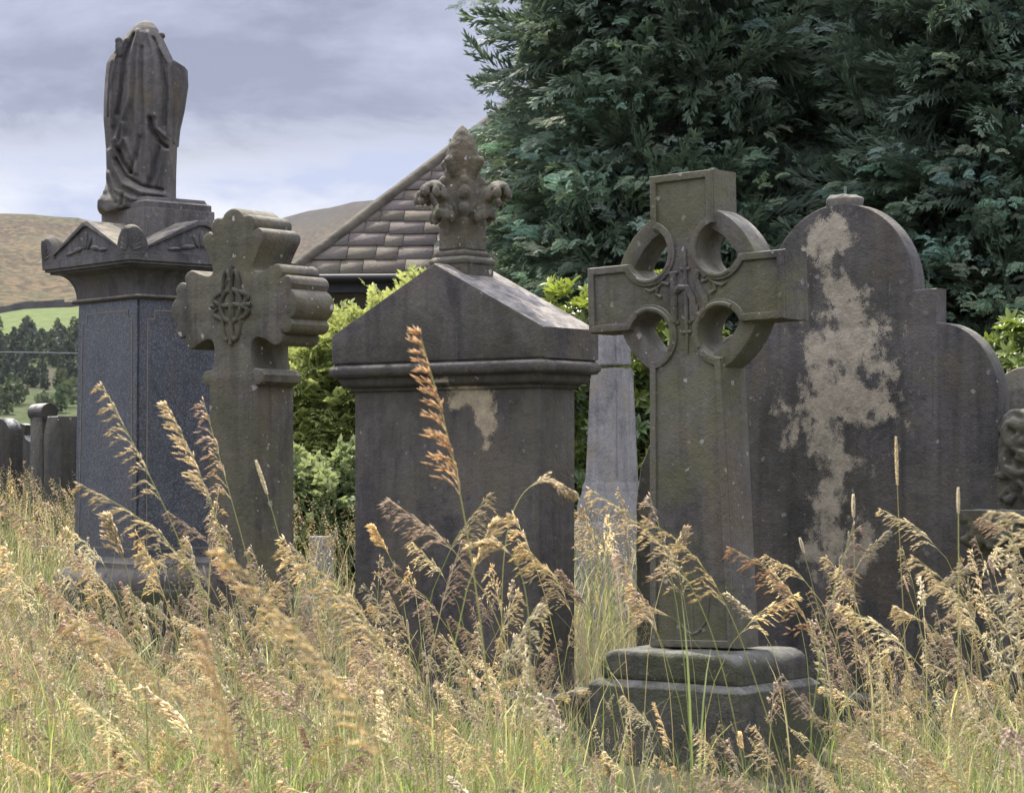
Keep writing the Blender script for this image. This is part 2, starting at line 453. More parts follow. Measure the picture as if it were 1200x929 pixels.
# ---------------------------------------------------------------- gabled tomb with leaf finial
def tomb():
    fx = (508 - CX) * 12 / F
    loc = Vector((fx + .616 * .23, 12 + .788 * .23, 0)); loc.z = gz(loc.x, loc.y) - .03
    t = thing('gabled_tombstone', 'broad dark slab tombstone with a gabled cap and a carved leafy finial on its ridge', 'tombstone', loc, -A)
    dz = -loc.z
    hx, hy = .695, .23
    b = MB(); b.box(-hx + .09, hx - .09, -hy + .085, hy - .085, -.2, 1.70 + dz, .008)
    b.build('slab', M_tomb, t)
    zb = 1.683 + dz
    c = MB()
    c.squares([(hx - .075, hy - .07, zb), (hx - .075, hy - .07, zb + .014), (hx - .05, hy - .05, zb + .02), (hx - .036, hy - .036, zb + .036), (hx - .03, hy - .03, zb + .056), (hx - .03, hy - .03, zb + .066),
               (hx - .008, hy - .008, zb + .07), (hx + .004, hy + .004, zb + .086), (hx + .008, hy + .008, zb + .105), (hx + .002, hy + .002, zb + .124), (hx - .014, hy - .014, zb + .132), (hx - .014, hy - .014, zb + .16)])
    c.build('moulded_cornice', M_tomb, t, 50)
    g = MB(); ze = 1.972 + dz; za = 2.315 + dz
    g.plate([[(-hx, zb + .14), (hx, zb + .14), (hx, ze), (0, za), (-hx, ze)]], -hy, hy, .012)
    g.build('gable_cap', M_tomb, t, 25)
    # block and rolls the finial stands on
    f = MB(); zf = 2.20 + dz
    f.squares([(.112, .112, zf), (.112, .112, zf + .115)])
    f.build('finial_block', M_finial, t, 30)
    f = MB(); w = .112
    f.squares([(w, w, zf + .115), (w + .008, w + .008, zf + .125), (w + .01, w + .01, zf + .138), (w - .004, w - .004, zf + .152), (w - .018, w - .018, zf + .158),
               (w - .012, w - .012, zf + .168), (w - .012, w - .012, zf + .178), (w - .03, w - .03, zf + .19), (.08, .08, zf + .2)])
    f.build('roll_moulding', M_finial, t, 60)
    # leafy finial
    q = MB(); z1 = zf + .19
    q.squares([(.088, .088, z1), (.080, .080, z1 + .30), (.07, .07, z1 + .40)])
    # pointed bud with four sunk faces
    q.lathe([(.05, 0), (.085, .05), (.088, .11), (.076, .17), (.05, .225), (.022, .268), (.006, .285)], (0, 0, z1 + .36), 16)
    for k in range(4):
        a = k * math.pi / 2
        dx, dy = math.cos(a), math.sin(a); px_, py_ = -dy, dx
        # curling leaf
        path = [(.06, .15), (.10, .19), (.15, .25), (.20, .30), (.235, .318)]
        q.tube([(dx * r, dy * r, z1 + z) for r, z in path], [.032, .034, .034, .034, .028], 10)
        for ph, L_, up_ in ((0, .085, .0), (38, .075, -.005), (-38, .075, -.005), (78, .06, -.015), (-78, .06, -.015)):
            c_, s_ = math.cos(R(ph)), math.sin(R(ph)); ddx, ddy = dx * c_ + px_ * s_, dy * c_ + py_ * s_
            for base_r, base_z in ((.205, .318), (.13, .215)):
                k_ = 1 if base_r > .2 else .72
                q.ell((dx * base_r + ddx * L_ * .55 * k_, dy * base_r + ddy * L_ * .55 * k_, z1 + base_z + up_), (L_ * .62 * k_, .026 * k_, .020), Euler((0, R(22), math.atan2(ddy, ddx))), 2)
                q.ell((dx * base_r + ddx * L_ * 1.02 * k_, dy * base_r + ddy * L_ * 1.02 * k_, z1 + base_z + up_ - .036), (.017, .022, .03), Euler((0, 0, math.atan2(ddy, ddx))), 2)
        q.tube([(dx * r, dy * r, z1 + z) for r, z in ((.07, .38), (.10, .43), (.118, .455), (.112, .475))], [.02, .022, .024, .014], 8)
        # little buds between leaves
        b_ = a + math.pi / 4
        for r, z, e in ((.10, .20, .034), (.105, .29, .032), (.095, .35, .026), (.1, .14, .026)):
            q.ell((math.cos(b_) * r, math.sin(b_) * r, z1 + z), (e, e, e * 1.2), None, 2)
    me = carve(q, .0075, 1, .004, 26, 4)
    obj('leaf_finial', me, M_finial, t, 70)
    st = MB(); st.box(-.74, .74, -.32, .32, -.25, .16, .02); st.build('footing', M_base, t)
tomb()

# ---------------------------------------------------------------- stepped-lobe cross
def cross2():
    a = R(40); s = 13 / F
    X = (272 - CX) * s
    loc = Vector((X + math.sin(a) * .145, 13 + math.cos(a) * .145, 0)); loc.z = gz(loc.x, loc.y) - .03
    t = thing('lobed_cross', 'greenish lichen-spotted stone cross with stepped lobed arm ends and a diamond knot at its centre', 'grave cross', loc, -a)
    zc = 1.3 + (545 - 360) * s - loc.z
    def lobes(pts, n=7, bulge=.42):
        """scalloped edge: an outward arc between each two points"""
        out = []
        for p, q in zip(pts, pts[1:]):
            mx, mz = (p[0] + q[0]) / 2, (p[1] + q[1]) / 2
            ex, ez = q[0] - p[0], q[1] - p[1]
            nx, nz = ez, -ex
            for i in range(n):
                u = i / n; b = math.sin(math.pi * u) ** .75 * .30
                out.append((p[0] + ex * u + nx * b, p[1] + ez * u + nz * b))
        out.append(pts[-1]); return out
    u = s  # metres per photo pixel in the face
    # right arm, upward half, from the crotch outwards, in px, then mirrored
    H = [(60, -37), (82, -27), (95, -14), (101, 0), (95, 14), (82, 27), (60, 37)]    # right arm end, bottom to top
    # make end scallops: three lobes each side and one at the tip
    He = [(57, -45), (75, -37), (73, -32), (89, -23), (86, -17), (86, 17), (89, 23), (73, 32), (75, 37), (57, 45)]
    Ve = [(45, 74), (37, 91), (32, 89), (23, 107), (17, 106), (-17, 106), (-23, 107), (-32, 89), (-37, 91), (-45, 74)]
    def curve(p, c, q, n=12):
        return [((1 - i / n) ** 2 * p[0] + 2 * (1 - i / n) * (i / n) * c[0] + (i / n) ** 2 * q[0], (1 - i / n) ** 2 * p[1] + 2 * (1 - i / n) * (i / n) * c[1] + (i / n) ** 2 * q[1]) for i in range(1, n)]
    lp = []
    right = lobes(He[0:2], 8) + lobes(He[2:4], 8) + lobes(He[4:6], 10) + lobes(He[6:8], 8) + lobes(He[8:10], 8)
    top = lobes(Ve[0:2], 8) + lobes(Ve[2:4], 8) + lobes(Ve[4:6], 10) + lobes(Ve[6:8], 8) + lobes(Ve[8:10], 8)
    sh = 36
    lp += [(sh + 1, -410), (sh, -92), (sh + 4, -92), (sh + 11, -88), (sh + 12, -80), (sh + 8, -74), (sh - 4, -72)]
    lp += curve((sh - 5, -70), (20, -20), (57, -45), 14)
    lp += right
    lp += curve((57, 45), (12, 26), (45, 74), 14)
    lp += top
    lp += curve((-45, 74), (-12, 26), (-57, 45), 14)
    lp += [(-x, z) for x, z in right[::-1]]
    lp += curve((-57, -45), (-20, -20), (-sh + 5, -70), 14)
    lp += [(-sh + 4, -72), (-sh - 8, -74), (-sh - 12, -80), (-sh - 11, -88), (-sh - 4, -92), (-sh, -92), (-sh - 1, -410)]
    zf = .0
    lp2 = [(x * u * 1.12, max(zc + z * u, -.1)) for x, z in lp]
    m = MB(); m.plate([lp2], -.145, .145, .016)
    m.build('cross', M_cross2, t, 38)
    k = MB(); y = -.147
    D = [(0, 46), (30, 8), (0, -44), (-30, 8), (0, 46)]
    w_ = 35 * u; h_ = 45 * u
    zk = zc + 2 * u
    dia = [(0, zk + h_), (w_, zk), (0, zk - h_), (-w_, zk)]
    k.plate([dia, [(p[0] * .84, zk + (p[1] - zk) * .84) for p in dia]], -.150, -.14, .002)
    k.build('diamond_frame', M_cross2, t)
    k = MB()
    def strand(f, n=40, rr=.0135):
        k.tube([(f(i / n)[0] * u, y - .003 - .006 * math.sin(i / n * 14), zk + f(i / n)[1] * u) for i in range(n + 1)], rr, 8)
    for ph in (0, 1):                       # two woven loops standing upright, two lying across, and a plain ring
        sg = 1 if ph else -1
        strand(lambda q: (sg * 7 + 9 * math.sin(2 * math.pi * q), 40 * math.cos(2 * math.pi * q)))
        strand(lambda q: (29 * math.cos(2 * math.pi * q), sg * 8 + 9 * math.sin(2 * math.pi * q)))
    strand(lambda q: (17 * math.cos(2 * math.pi * q), 19 * math.sin(2 * math.pi * q)))
    strand(lambda q: (0, 46 - 92 * q), 20)
    strand(lambda q: (33 - 66 * q, 0), 20)
    k.build('knot_carving', M_dark, t)
    b = MB(); b.box(-.36, .36, -.3, .3, -.25, .22, .02); b.build('footing', M_base, t)
cross2()

# ---------------------------------------------------------------- wide headstone with arched top
def arch():
    s = 11.2 / F; X = (984 - CX) * s
    loc = Vector((X + .616 * .05, 11.2 + .788 * .05, 0)); loc.z = gz(loc.x, loc.y) - .03
    t = thing('arched_headstone', 'very wide blackened arch-topped headstone with a big pale flaked patch down its face', 'headstone', loc, -A)
    dz = -loc.z; d = .052
    zt = 2.525 + dz; r = .397; zs = 2.105 + dz
    zstep = 1.953 + dz
    half = []
    half += [(.823, -.1), (.823, 1.575 + dz)]
    half += arc(.508, 1.575 + dz, .315, 0, 90, 16, .375)
    half += [(.506, zstep), (.506, zs + .002), (r + .004, zs)]
    half += arc(0, zs, r, 0, 90, 28, zt - zs)
    lp = half + [(-x, z) for x, z in half[::-1][1:]]
    m = MB(); m.plate([lp], -d, d, .01)
    m.build('slab', M_arch, t, 32)
    # worn flat stump of a lost finial and its dowel
    f = MB(); f.box(-.078, .078, -.05, .05, zt - .02, zt + .034, .012); f.box(-.068, .05, -.04, .04, zt + .03, zt + .046, .008)
    st = obj('finial_stump', carve(f, .008, 2, .006, 20, 2), M_rim, t, 60)
    p = MB(); p.tube([(.0, 0, zt + .03), (.002, 0, zt + .085)], .006, 8); p.build('dowel_pin', M_copper, st)
    for sx in (-1, 1):
        # scrolled side bracket
        sc_ = MB()
        prof = [(.81, .2), (1.16, .2), (1.16, 1.1), (1.13, 1.3), (1.06, 1.44)] + arc(.905, 1.465, .085, -10, 200, 14) + [(.81, 1.40)]
        sc_.plate([[(sx * x, z) for x, z in prof]], -d - .012, d + .012, .012)
        for q in range(46):
            sc_.ell((sx * random.uniform(.84, 1.0), random.uniform(-d - .045, -d), random.uniform(1.12, 1.5)), [random.uniform(.03, .05), random.uniform(.012, .02), random.uniform(.012, .02)], Euler((0, random.uniform(-1.6, 1.6), random.uniform(-.5, .5))), 2)
        pts = [(sx * (.905 + .012 * k * math.cos(k * .8)), -d - .03, 1.46 + .012 * k * math.sin(k * .8)) for k in range(9)]
        sc_.tube(pts, .02, 8)
        obj('leaf_bracket', carve(sc_, .009, 1, .004, 25, 8), M_dark, t, 70)
        c = MB(); cx = sx * .86
        c.lathe([(.075, -.1), (.075, .85)], (cx, -d - .07, 0), 20)
        c.build('colonnette', M_arch, t, 60)
        cp = MB()
        cp.squares([(.08, .08, .85), (.085, .085, .87), (.078, .078, .885), (.085, .085, .91), (.105, .105, .98), (.14, .12, 1.04), (.15, .13, 1.05), (.15, .13, 1.10)])
        for v in cp.bm.verts: v.co += Vector((cx, -d - .07, 0))
        for q in range(40):
            side = random.random()
            cp.ell((cx + random.uniform(-.125, .125), -d - .07 - random.uniform(.095, .125), random.uniform(.94, 1.03)), [random.uniform(.014, .028)] * 3, None, 2)
        obj('carved_capital', carve(cp, .009, 1, .003, 30, 6), M_dark, t, 60)
    b = MB(); b.box(-1.22, 1.22, -.3, .3, -.25, .24, .02); b.build('plinth', M_base, t)
arch()

# ---------------------------------------------------------------- pedestal with veiled figure
def monument():
    a = R(50); Y0 = 14.6; s = Y0 / F
    X = (185 - CX) * s
    loc = Vector((X, Y0, 0)); loc.z = gz(X, Y0) - .03
    t = thing('statue_monument', 'tall granite pedestal with pedimented cornice carrying a veiled stone figure seen from behind', 'monument', loc, -a)
    dz = -loc.z
    Z = lambda py, f=1.0: 1.3 + (545 - py) * s * f + dz
    hc = .51                                   # half width of the cornice
    zst, zsb = Z(350, .965), Z(655, .965)
    p = MB(); p.box(-.47, .47, -.47, .47, -.25, zsb - .17, .02)
    obj('plinth', carve(p, .02, 2, .006, 7, 1), M_base, t, 60)
    b = MB()
    b.squares([(.462, .462, zsb - .175), (.462, .462, zsb - .14), (.455, .455, zsb - .12), (.44, .44, zsb - .095), (.415, .415, zsb - .07), (.405, .405, zsb - .055), (.405, .405, zsb - .03), (.385, .385, zsb - .015), (.375, .375, zsb + .004)])
    b.build('base_moulding', M_mon, t, 50)
    g = MB(); hb, ht = .372, .352
    g.squares([(hb, hb, zsb), (ht, ht, zst + .01)])
    bmesh.ops.bevel(g.bm, geom=[e for e in g.bm.edges if abs(e.verts[0].co.z - e.verts[1].co.z) > .5], offset=.012, segments=2, affect='EDGES')
    g.build('granite_shaft', M_granite, t, 30)
    # thin incised frame on each face
    for k in range(4):
        m = MB()
        def fr(z, i): return (hb + (ht - hb) * (z - zsb) / (zst - zsb)) - i
        i0 = .06; za, zb = zsb + .055, zst - .06
        lp = [(-fr(za, i0), za), (fr(za, i0), za), (fr(zb, i0), zb - .05), (fr(zb, i0) - .05, zb - .05), (fr(zb, i0) - .05, zb), (-fr(zb, i0) + .05, zb), (-fr(zb, i0) + .05, zb - .05), (-fr(zb, i0), zb - .05)]
        m.plate([lp, offset(lp, .006)], -.003, .004, 0)
        for v in m.bm.verts:
            v.co.y -= hb + (ht - hb) * (v.co.z - zsb) / (zst - zsb)
            v.co = Matrix.Rotation(k * math.pi / 2, 3, 'Z') @ v.co
        m.build('incised_frame', M_gold, t)
    # roll, cavetto and flat band
    zc0 = zst; zcb = Z(312, .965)
    c = MB(); pr = [(.352, .352, zc0), (.375, .375, zc0 + .004), (.384, .384, zc0 + .016), (.375, .375, zc0 + .028), (.358, .358, zc0 + .032)]
    for i in range(11):
        q = i / 10
        w = .358 + (.455 - .358) * (1 - math.cos(q * math.pi / 2))
        pr.append((w, w, zc0 + .032 + (zcb - zc0 - .04) * math.sin(q * math.pi / 2) ** 1.0))
    pr += [(.475, .475, zcb - .008), (.475, .475, zcb + .01)]
    c.squares(pr); c.build('cavetto_cornice', M_cornice, t, 50)
    zb0 = zcb + .006; zb1 = zb0 + .062
    c = MB(); c.squares([(hc - .012, hc - .012, zb0), (hc - .012, hc - .012, zb0 + .014), (hc, hc, zb0 + .018), (hc, hc, zb1), (hc - .02, hc - .02, zb1 + .002)])
    c.build('corona_band', M_cornice, t, 30)
    # crossing gables with sunk, carved faces
    zr = zb1 + .215; hg = hc - .03
    for k in range(4):
        rot = Matrix.Rotation(k * math.pi / 2, 3, 'Z')
        m = MB()
        tri = [(-hg, zb1), (hg, zb1), (.03, zr), (-.03, zr)]
        m.plate([tri], -hc + .016, -.02, .004)
        ins = offset(tri, .032)
        m.plate([offset(tri, .001), ins], -hc + .001, -hc + .02, .003)
        for v in m.bm.verts: v.co = rot @ v.co
        pd = m.build('pediment', M_cornice, t, 25)
        w = MB(); yy = -hc + .014; zm = zb1 + .04
        for (x, zz, rx, rz, an) in ((0, .085, .02, .055, 0), (-.04, .07, .016, .045, 28), (.04, .07, .016, .045, -28), (-.1, .035, .055, .015, 8), (.1, .035, .055, .015, -8), (-.19, .02, .05, .011, 4), (.19, .02, .05, .011, -4)):
            w.ell((x, yy, zm + zz - .025), (rx, .012, rz), Euler((0, R(an) * -1, 0)), 2)
        for v in w.bm.verts: v.co = rot @ v.co
        w.build('leaf_carving', M_cornice, pd, 60)
    # palmette ears on the four corners
    for sx in (-1, 1):
        for sy in (-1, 1):
            m = MB(); L = hc + .002; cx = hc - .045
            vs = m.ell((cx, cx, zb1), (.10, .10, .165), None, 4)
            for v in list(m.bm.verts):
                v.co.x = min(v.co.x, L); v.co.y = min(v.co.y, L); v.co.z = max(v.co.z, zb1 - .01)
            for q in range(7):
                an = R(100 + q * 13 - 10); 
                for ax in (0, 1):
                    pts = []
                    for rr in (.03, .055, .08, .105, .13):
                        aa = cx + .04 + math.cos(an) * rr * .62; zz = zb1 + .005 + math.sin(an) * rr
                        pts.append((L + .001, aa, zz) if ax else (aa, L + .001, zz))
                    m.tube(pts, [.004, .006, .008, .008, .005], 6)
            for v in m.bm.verts: v.co.x *= sx; v.co.y *= sy
            m.build('corner_palmette', M_cornice, t, 40)
    # block and slab under the figure
    zs0, zs1 = zb1 + .01, Z(250)
    m = MB(); m.box(-.25, .25, -.25, .25, zs0, zs1 + .004, .008); m.build('statue_block', M_mon, t)
    zf = Z(236)
    m = MB(); m.squares([(.235, .235, zs1 + .004), (.235, .235, zs1 + .04), (.215, .215, zs1 + .052), (.205, .205, zf - .0)]); m.build('statue_slab', M_mon, t)
    # ---- the veiled figure: lofted drapery, x = screen right, seen from its back
    tab = [(25, 171, 3), (28, 171, 9), (34, 170, 15), (45, 168.5, 22.5), (58, 167, 30), (68, 166, 36), (76, 165.5, 39.5), (95, 165, 41), (120, 165, 42.5), (141, 164.7, 42.5), (160, 165.5, 41.5), (177, 166, 40.5), (200, 166, 40), (218, 165.5, 40.5), (230, 164, 42), (238, 161.5, 45.5), (246, 161, 45), (249, 161, 43)]
    ys = np.array([q[0] for q in tab], float)
    nz, nt = 170, 200
    py = np.linspace(25, 249, nz)
    cxp = np.interp(py, ys, [q[1] for q in tab]); hw = np.interp(py, ys, [q[2] for q in tab])
    th = np.linspace(0, 2 * math.pi, nt, endpoint=False)
    PY, TH = np.meshgrid(py, th, indexing='ij')
    v = (PY - 25) / 224
    depth = np.interp(v, [0, .05, .2, .5, .85, 1], [.9, .95, .8, .72, .8, .9])
    fold = np.zeros_like(PY)
    amp = np.interp(v, [0, .06, .25, .6, .93, 1], [.0, .008, .022, .03, .04, .03])
    fold += np.cos(TH * 9 + 1.2 * np.sin(v * 5) + .4) * .5 + np.cos(TH * 15 - 6.6 * v + 1.1) * .35 + np.cos(TH * 5 + 7 * v + 2.0) * .45
    fold *= np.where(np.sin(TH) < .1, .45, 1.0)
    # long creases and rolls of the cloth on the back, drawn as lines down the figure (x, row), half width, height
    sqq = (np.abs(np.cos(TH)) ** 2.6 + np.abs(np.sin(TH)) ** 2.6) ** (-1 / 2.6)
    SX = np.interp(PY, py, cxp) + np.interp(PY, py, hw) * sqq * np.cos(TH)
    relief = np.zeros_like(PY)
    LINES = [([(160, 44), (150, 75), (147, 110), (142, 138)], 2.6, -.030), ([(164, 40), (158, 75), (156, 120), (146, 150), (140, 168)], 3.0, .026), ([(150, 50), (137, 75), (132, 110), (136, 150)], 3.4, .024),
             ([(139, 66), (134, 90), (131, 140)], 2.0, -.022), ([(168, 42), (166, 80), (164, 130), (163, 180)], 3.2, .014), ([(170, 60), (170, 100), (172, 150)], 2.0, -.016),
             ([(176, 42), (183, 62), (187, 100), (186, 140)], 3.0, .018), ([(182, 48), (192, 70), (196, 110), (195, 150)], 2.4, -.022), ([(190, 60), (201, 78), (203, 120), (200, 160)], 3.0, .022),
             ([(140, 168), (144, 176), (148, 168), (150, 150)], 2.6, .028), ([(143, 178), (150, 195), (158, 206)], 2.4, -.034), ([(158, 206), (163, 190), (168, 165)], 2.6, -.022), ([(152, 168), (162, 196), (164, 206)], 3.0, .022),
             ([(180, 143), (182, 156), (191, 170), (198, 176)], 2.6, -.036), ([(186, 140), (188, 154), (198, 164)], 2.8, .026), ([(176, 150), (178, 180), (180, 210)], 3.0, .018), ([(190, 176), (184, 200), (178, 222)], 2.6, -.026), ([(198, 180), (193, 200), (186, 224)], 3.0, .022),
             ([(132, 180), (138, 200), (150, 220), (172, 230), (196, 232)], 4.0, .034), ([(140, 190), (152, 210), (172, 222), (194, 226)], 2.2, -.026), ([(130, 205), (140, 226), (160, 238), (185, 240)], 3.0, .022), ([(128, 214), (134, 230), (142, 242)], 2.4, -.024), ([(124, 226), (120, 238), (118, 246)], 3.0, .02), ([(150, 232), (148, 246)], 2.2, -.022), ([(168, 238), (167, 248)], 2.2, -.018)]
    for ln, wd, hg in LINES:
        dd = np.full(PY.shape, 1e9)
        for (ax, ay), (bx, by) in zip(ln, ln[1:]):
            L2 = (bx - ax) ** 2 + (by - ay) ** 2; tt = np.clip(((SX - ax) * (bx - ax) + (PY - ay) * (by - ay)) / L2, 0, 1)
            dd = np.minimum(dd, np.hypot(SX - ax - tt * (bx - ax), PY - ay - tt * (by - ay)))
        relief += 1.3 * hg * np.exp(-(dd / (wd * .85)) ** 2)
    relief *= np.where(np.sin(TH) < -.02, 1.0, 0.0)
    rr = 1 + amp * fold
    sq = (np.abs(np.cos(TH)) ** 2.6 + np.abs(np.sin(TH)) ** 2.6) ** (-1 / 2.6)
    hwm = (np.interp(PY, py, hw)) * s; cm = (np.interp(PY, py, cxp) - 185) * s
    xx = cm + hwm * sq * rr * np.cos(TH); yy = hwm * depth * sq * rr * np.sin(TH)
    zz = 1.3 + (545 - PY) * s + dz
    zz = zz + .02 * amp / .05 * np.cos(TH * 7) * sstep(.93, 1, v)
    yy = yy - relief * .95
    V = np.stack([xx, yy, zz], -1).reshape(-1, 3)
    idx = np.arange(nz * nt).reshape(nz, nt)
    a0, b0, c0, d0 = idx[:-1], np.roll(idx, -1, 1)[:-1], np.roll(idx, -1, 1)[1:], idx[1:]
    T = np.concatenate([np.stack([a0, c0, b0], -1).reshape(-1, 3), np.stack([a0, d0, c0], -1).reshape(-1, 3)])
    top = len(V); V = np.vstack([V, [[cm[0, 0], 0, zz[0, 0] + .004], [cm[-1, 0], 0, zz[-1, 0] - .01]]])
    T = np.vstack([T, [[top, idx[0, i], idx[0, (i + 1) % nt]] for i in range(nt)], [[top + 1, idx[-1, (i + 1) % nt], idx[-1, i]] for i in range(nt)]])
    fig = soup('veiled_figure', V, T, M_mon, t); fig.rotation_euler = (0, 0, a)
    # lappet of cloth, hand-held bunch and little knot of the veil
    P = lambda px, py_, y=0.0: Vector(((px - 185) * s, y, 1.3 + (545 - py_) * s + dz))
    q = MB(); q.ell(P(188.5, 42), (.026, .05, .022), None, 3); q.build('veil_knot', M_mon, fig, 60); q = MB()
    for i in range(9):
        q.ell(P(140 + random.uniform(0, 7), 52 + i * 2.2, -.115 - .004 * i), [random.uniform(.014, .026)] * 3, None, 2)
    lp = obj('veil_tassel', carve(q, .009, 2), M_mon, fig, 70)
    # block the figure leans on
    w = MB()
    pr = [(196, 76), (205, 72), (217, 79.5), (218, 98), (213.5, 128), (208.5, 150), (206.5, 170), (198, 170), (192, 100)]
    w.plate([[((x - 185) * s, 1.3 + (545 - z_) * s + dz) for x, z_ in pr]], -.07, .12, .01)
    o = w.build('leaning_post', M_mon, t, 30); o.rotation_euler = (0, 0, a)
monument()

# ---------------------------------------------------------------- obelisk behind
def obelisk():
    Y0 = 18.5; s = Y0 / F
    X = (717 - CX) * s; loc = Vector((X, Y0, gz(X, Y0) - .03)); dz = -loc.z
    t = thing('obelisk', 'slim pale grey obelisk with a cracked joint, standing behind the wheel cross', 'obelisk', loc, -R(36))
    Z = lambda py: 1.3 + (545 - py) * s + dz
    k = s / 1.397
    m = MB(); m.squares([(66 * k / 2 * .99, 66 * k / 2 * .99, Z(572)), (60 * k / 2, 60 * k / 2, Z(520)), (52 * k / 2, 52 * k / 2, Z(432))]); 
    bmesh.ops.bevel(m.bm, geom=m.bm.edges[:], offset=.012, segments=2, affect='EDGES'); m.build('tapered_shaft', M_obelisk, t)
    m = MB(); m.squares([(48 * k / 2, 48 * k / 2, Z(429)), (42 * k / 2, 42 * k / 2, Z(360)), (20 * k / 2, 22 * k / 2, Z(346))])
    bmesh.ops.bevel(m.bm, geom=m.bm.edges[:], offset=.012, segments=2, affect='EDGES'); m.build('broken_top', M_obelisk, t)
    m = MB(); m.squares([(70 * k / 2, 70 * k / 2, Z(578)), (70 * k / 2, 70 * k / 2, Z(570)), (62 * k / 2, 62 * k / 2, Z(562))]); m.build('neck_moulding', M_obelisk, t)
    m = MB(); m.squares([(82 * k / 2, 82 * k / 2, Z(612)), (82 * k / 2, 82 * k / 2, Z(592)), (68 * k / 2, 68 * k / 2, Z(573))]); m.build('splayed_die', M_obelisk, t)
    m = MB(); m.squares([(96 * k / 2, 96 * k / 2, Z(660)), (96 * k / 2, 96 * k / 2, Z(620)), (90 * k / 2, 90 * k / 2, Z(614)), (86 * k / 2, 86 * k / 2, Z(611))]); m.build('lower_step', M_obelisk, t)
    m = MB(); m.squares([(112 * k / 2, 112 * k / 2, -.2), (112 * k / 2, 112 * k / 2, Z(655))]); m.build('plinth', M_obelisk, t)
obelisk()

# ---------------------------------------------------------------- small stones further off
def headstone(name, label, px, py, Y, w, shape, thick, rot, mat):
    X = (px - CX) * Y / F; loc = Vector((X, Y, gz(X, Y) - .03))
    t = thing(name, label, 'headstone', loc, rot)
    h = 1.3 + (545 - py) * Y / F - loc.z
    m = MB(); hw = w / 2
    if shape == 'round': lp = [(-hw, -.2), (hw, -.2)] + arc(0, h - hw, hw, 0, 180, 16)
    elif shape == 'ogee': lp = [(-hw, -.2), (hw, -.2), (hw, h - .25)] + arc(hw - .02, h - .1, .13, -60, -170, 8)[0:8] + [(.1, h - .02), (0, h), (-.1, h - .02)] + [(-x, z) for x, z in arc(hw - .02, h - .1, .13, -60, -170, 8)[0:8][::-1]] + [(-hw, h - .25)]
    elif shape == 'slope': lp = [(-hw, -.2), (hw, -.2), (hw, h - .2), (.12, h), (-.12, h), (-hw, h - .2)]
    else: lp = [(-hw, -.2), (hw, -.2), (hw, h), (-hw, h)]
    m.plate([lp], -thick / 2, thick / 2, .015); m.build('slab', mat, t, 35)
    if shape == 'bolster': 
        b = MB(); b.tube([(-hw - .03, 0, h + .0), (-hw * .5, 0, h), (hw * .5, 0, h), (hw + .03, 0, h)], thick * .62, 16); b.build('bolster', mat, t, 50)
    b = MB(); b.box(-hw - .1, hw + .1, -thick / 2 - .1, thick / 2 + .1, -.2, .22, .015); b.build('footing', mat, t)
headstone('distant_headstone', 'dark far headstone with a round bolster top, beside the granite pedestal', 50, 483, 27, .38, 'bolster', .16, R(-58), M_far)
headstone('distant_headstone', 'far headstone with a pale sloped top, close beside the left side of the granite pedestal', 76, 488, 25.5, .4, 'slope', .3, R(-52), M_far)
headstone('distant_headstone', 'far round-topped dark headstone at the left edge of the photo', 6, 490, 28, .42, 'round', .2, R(-40), M_far)
headstone('distant_headstone', 'far ogee-topped headstone behind the tall grass, between the round-topped and bolster-topped stones', 28, 496, 30, .42, 'ogee', .16, R(-30), M_far)
headstone('distant_headstone', 'small white square stone among brambles, between the lobed cross and gabled tombstone', 377, 628, 17.6, .17, 'flat', .1, R(-25), M_obelisk)
headstone('distant_headstone', 'grey ivy-grown stone at the right edge, behind the arched headstone', 1206, 430, 15.5, .5, 'round', .14, R(-36), M_rim)

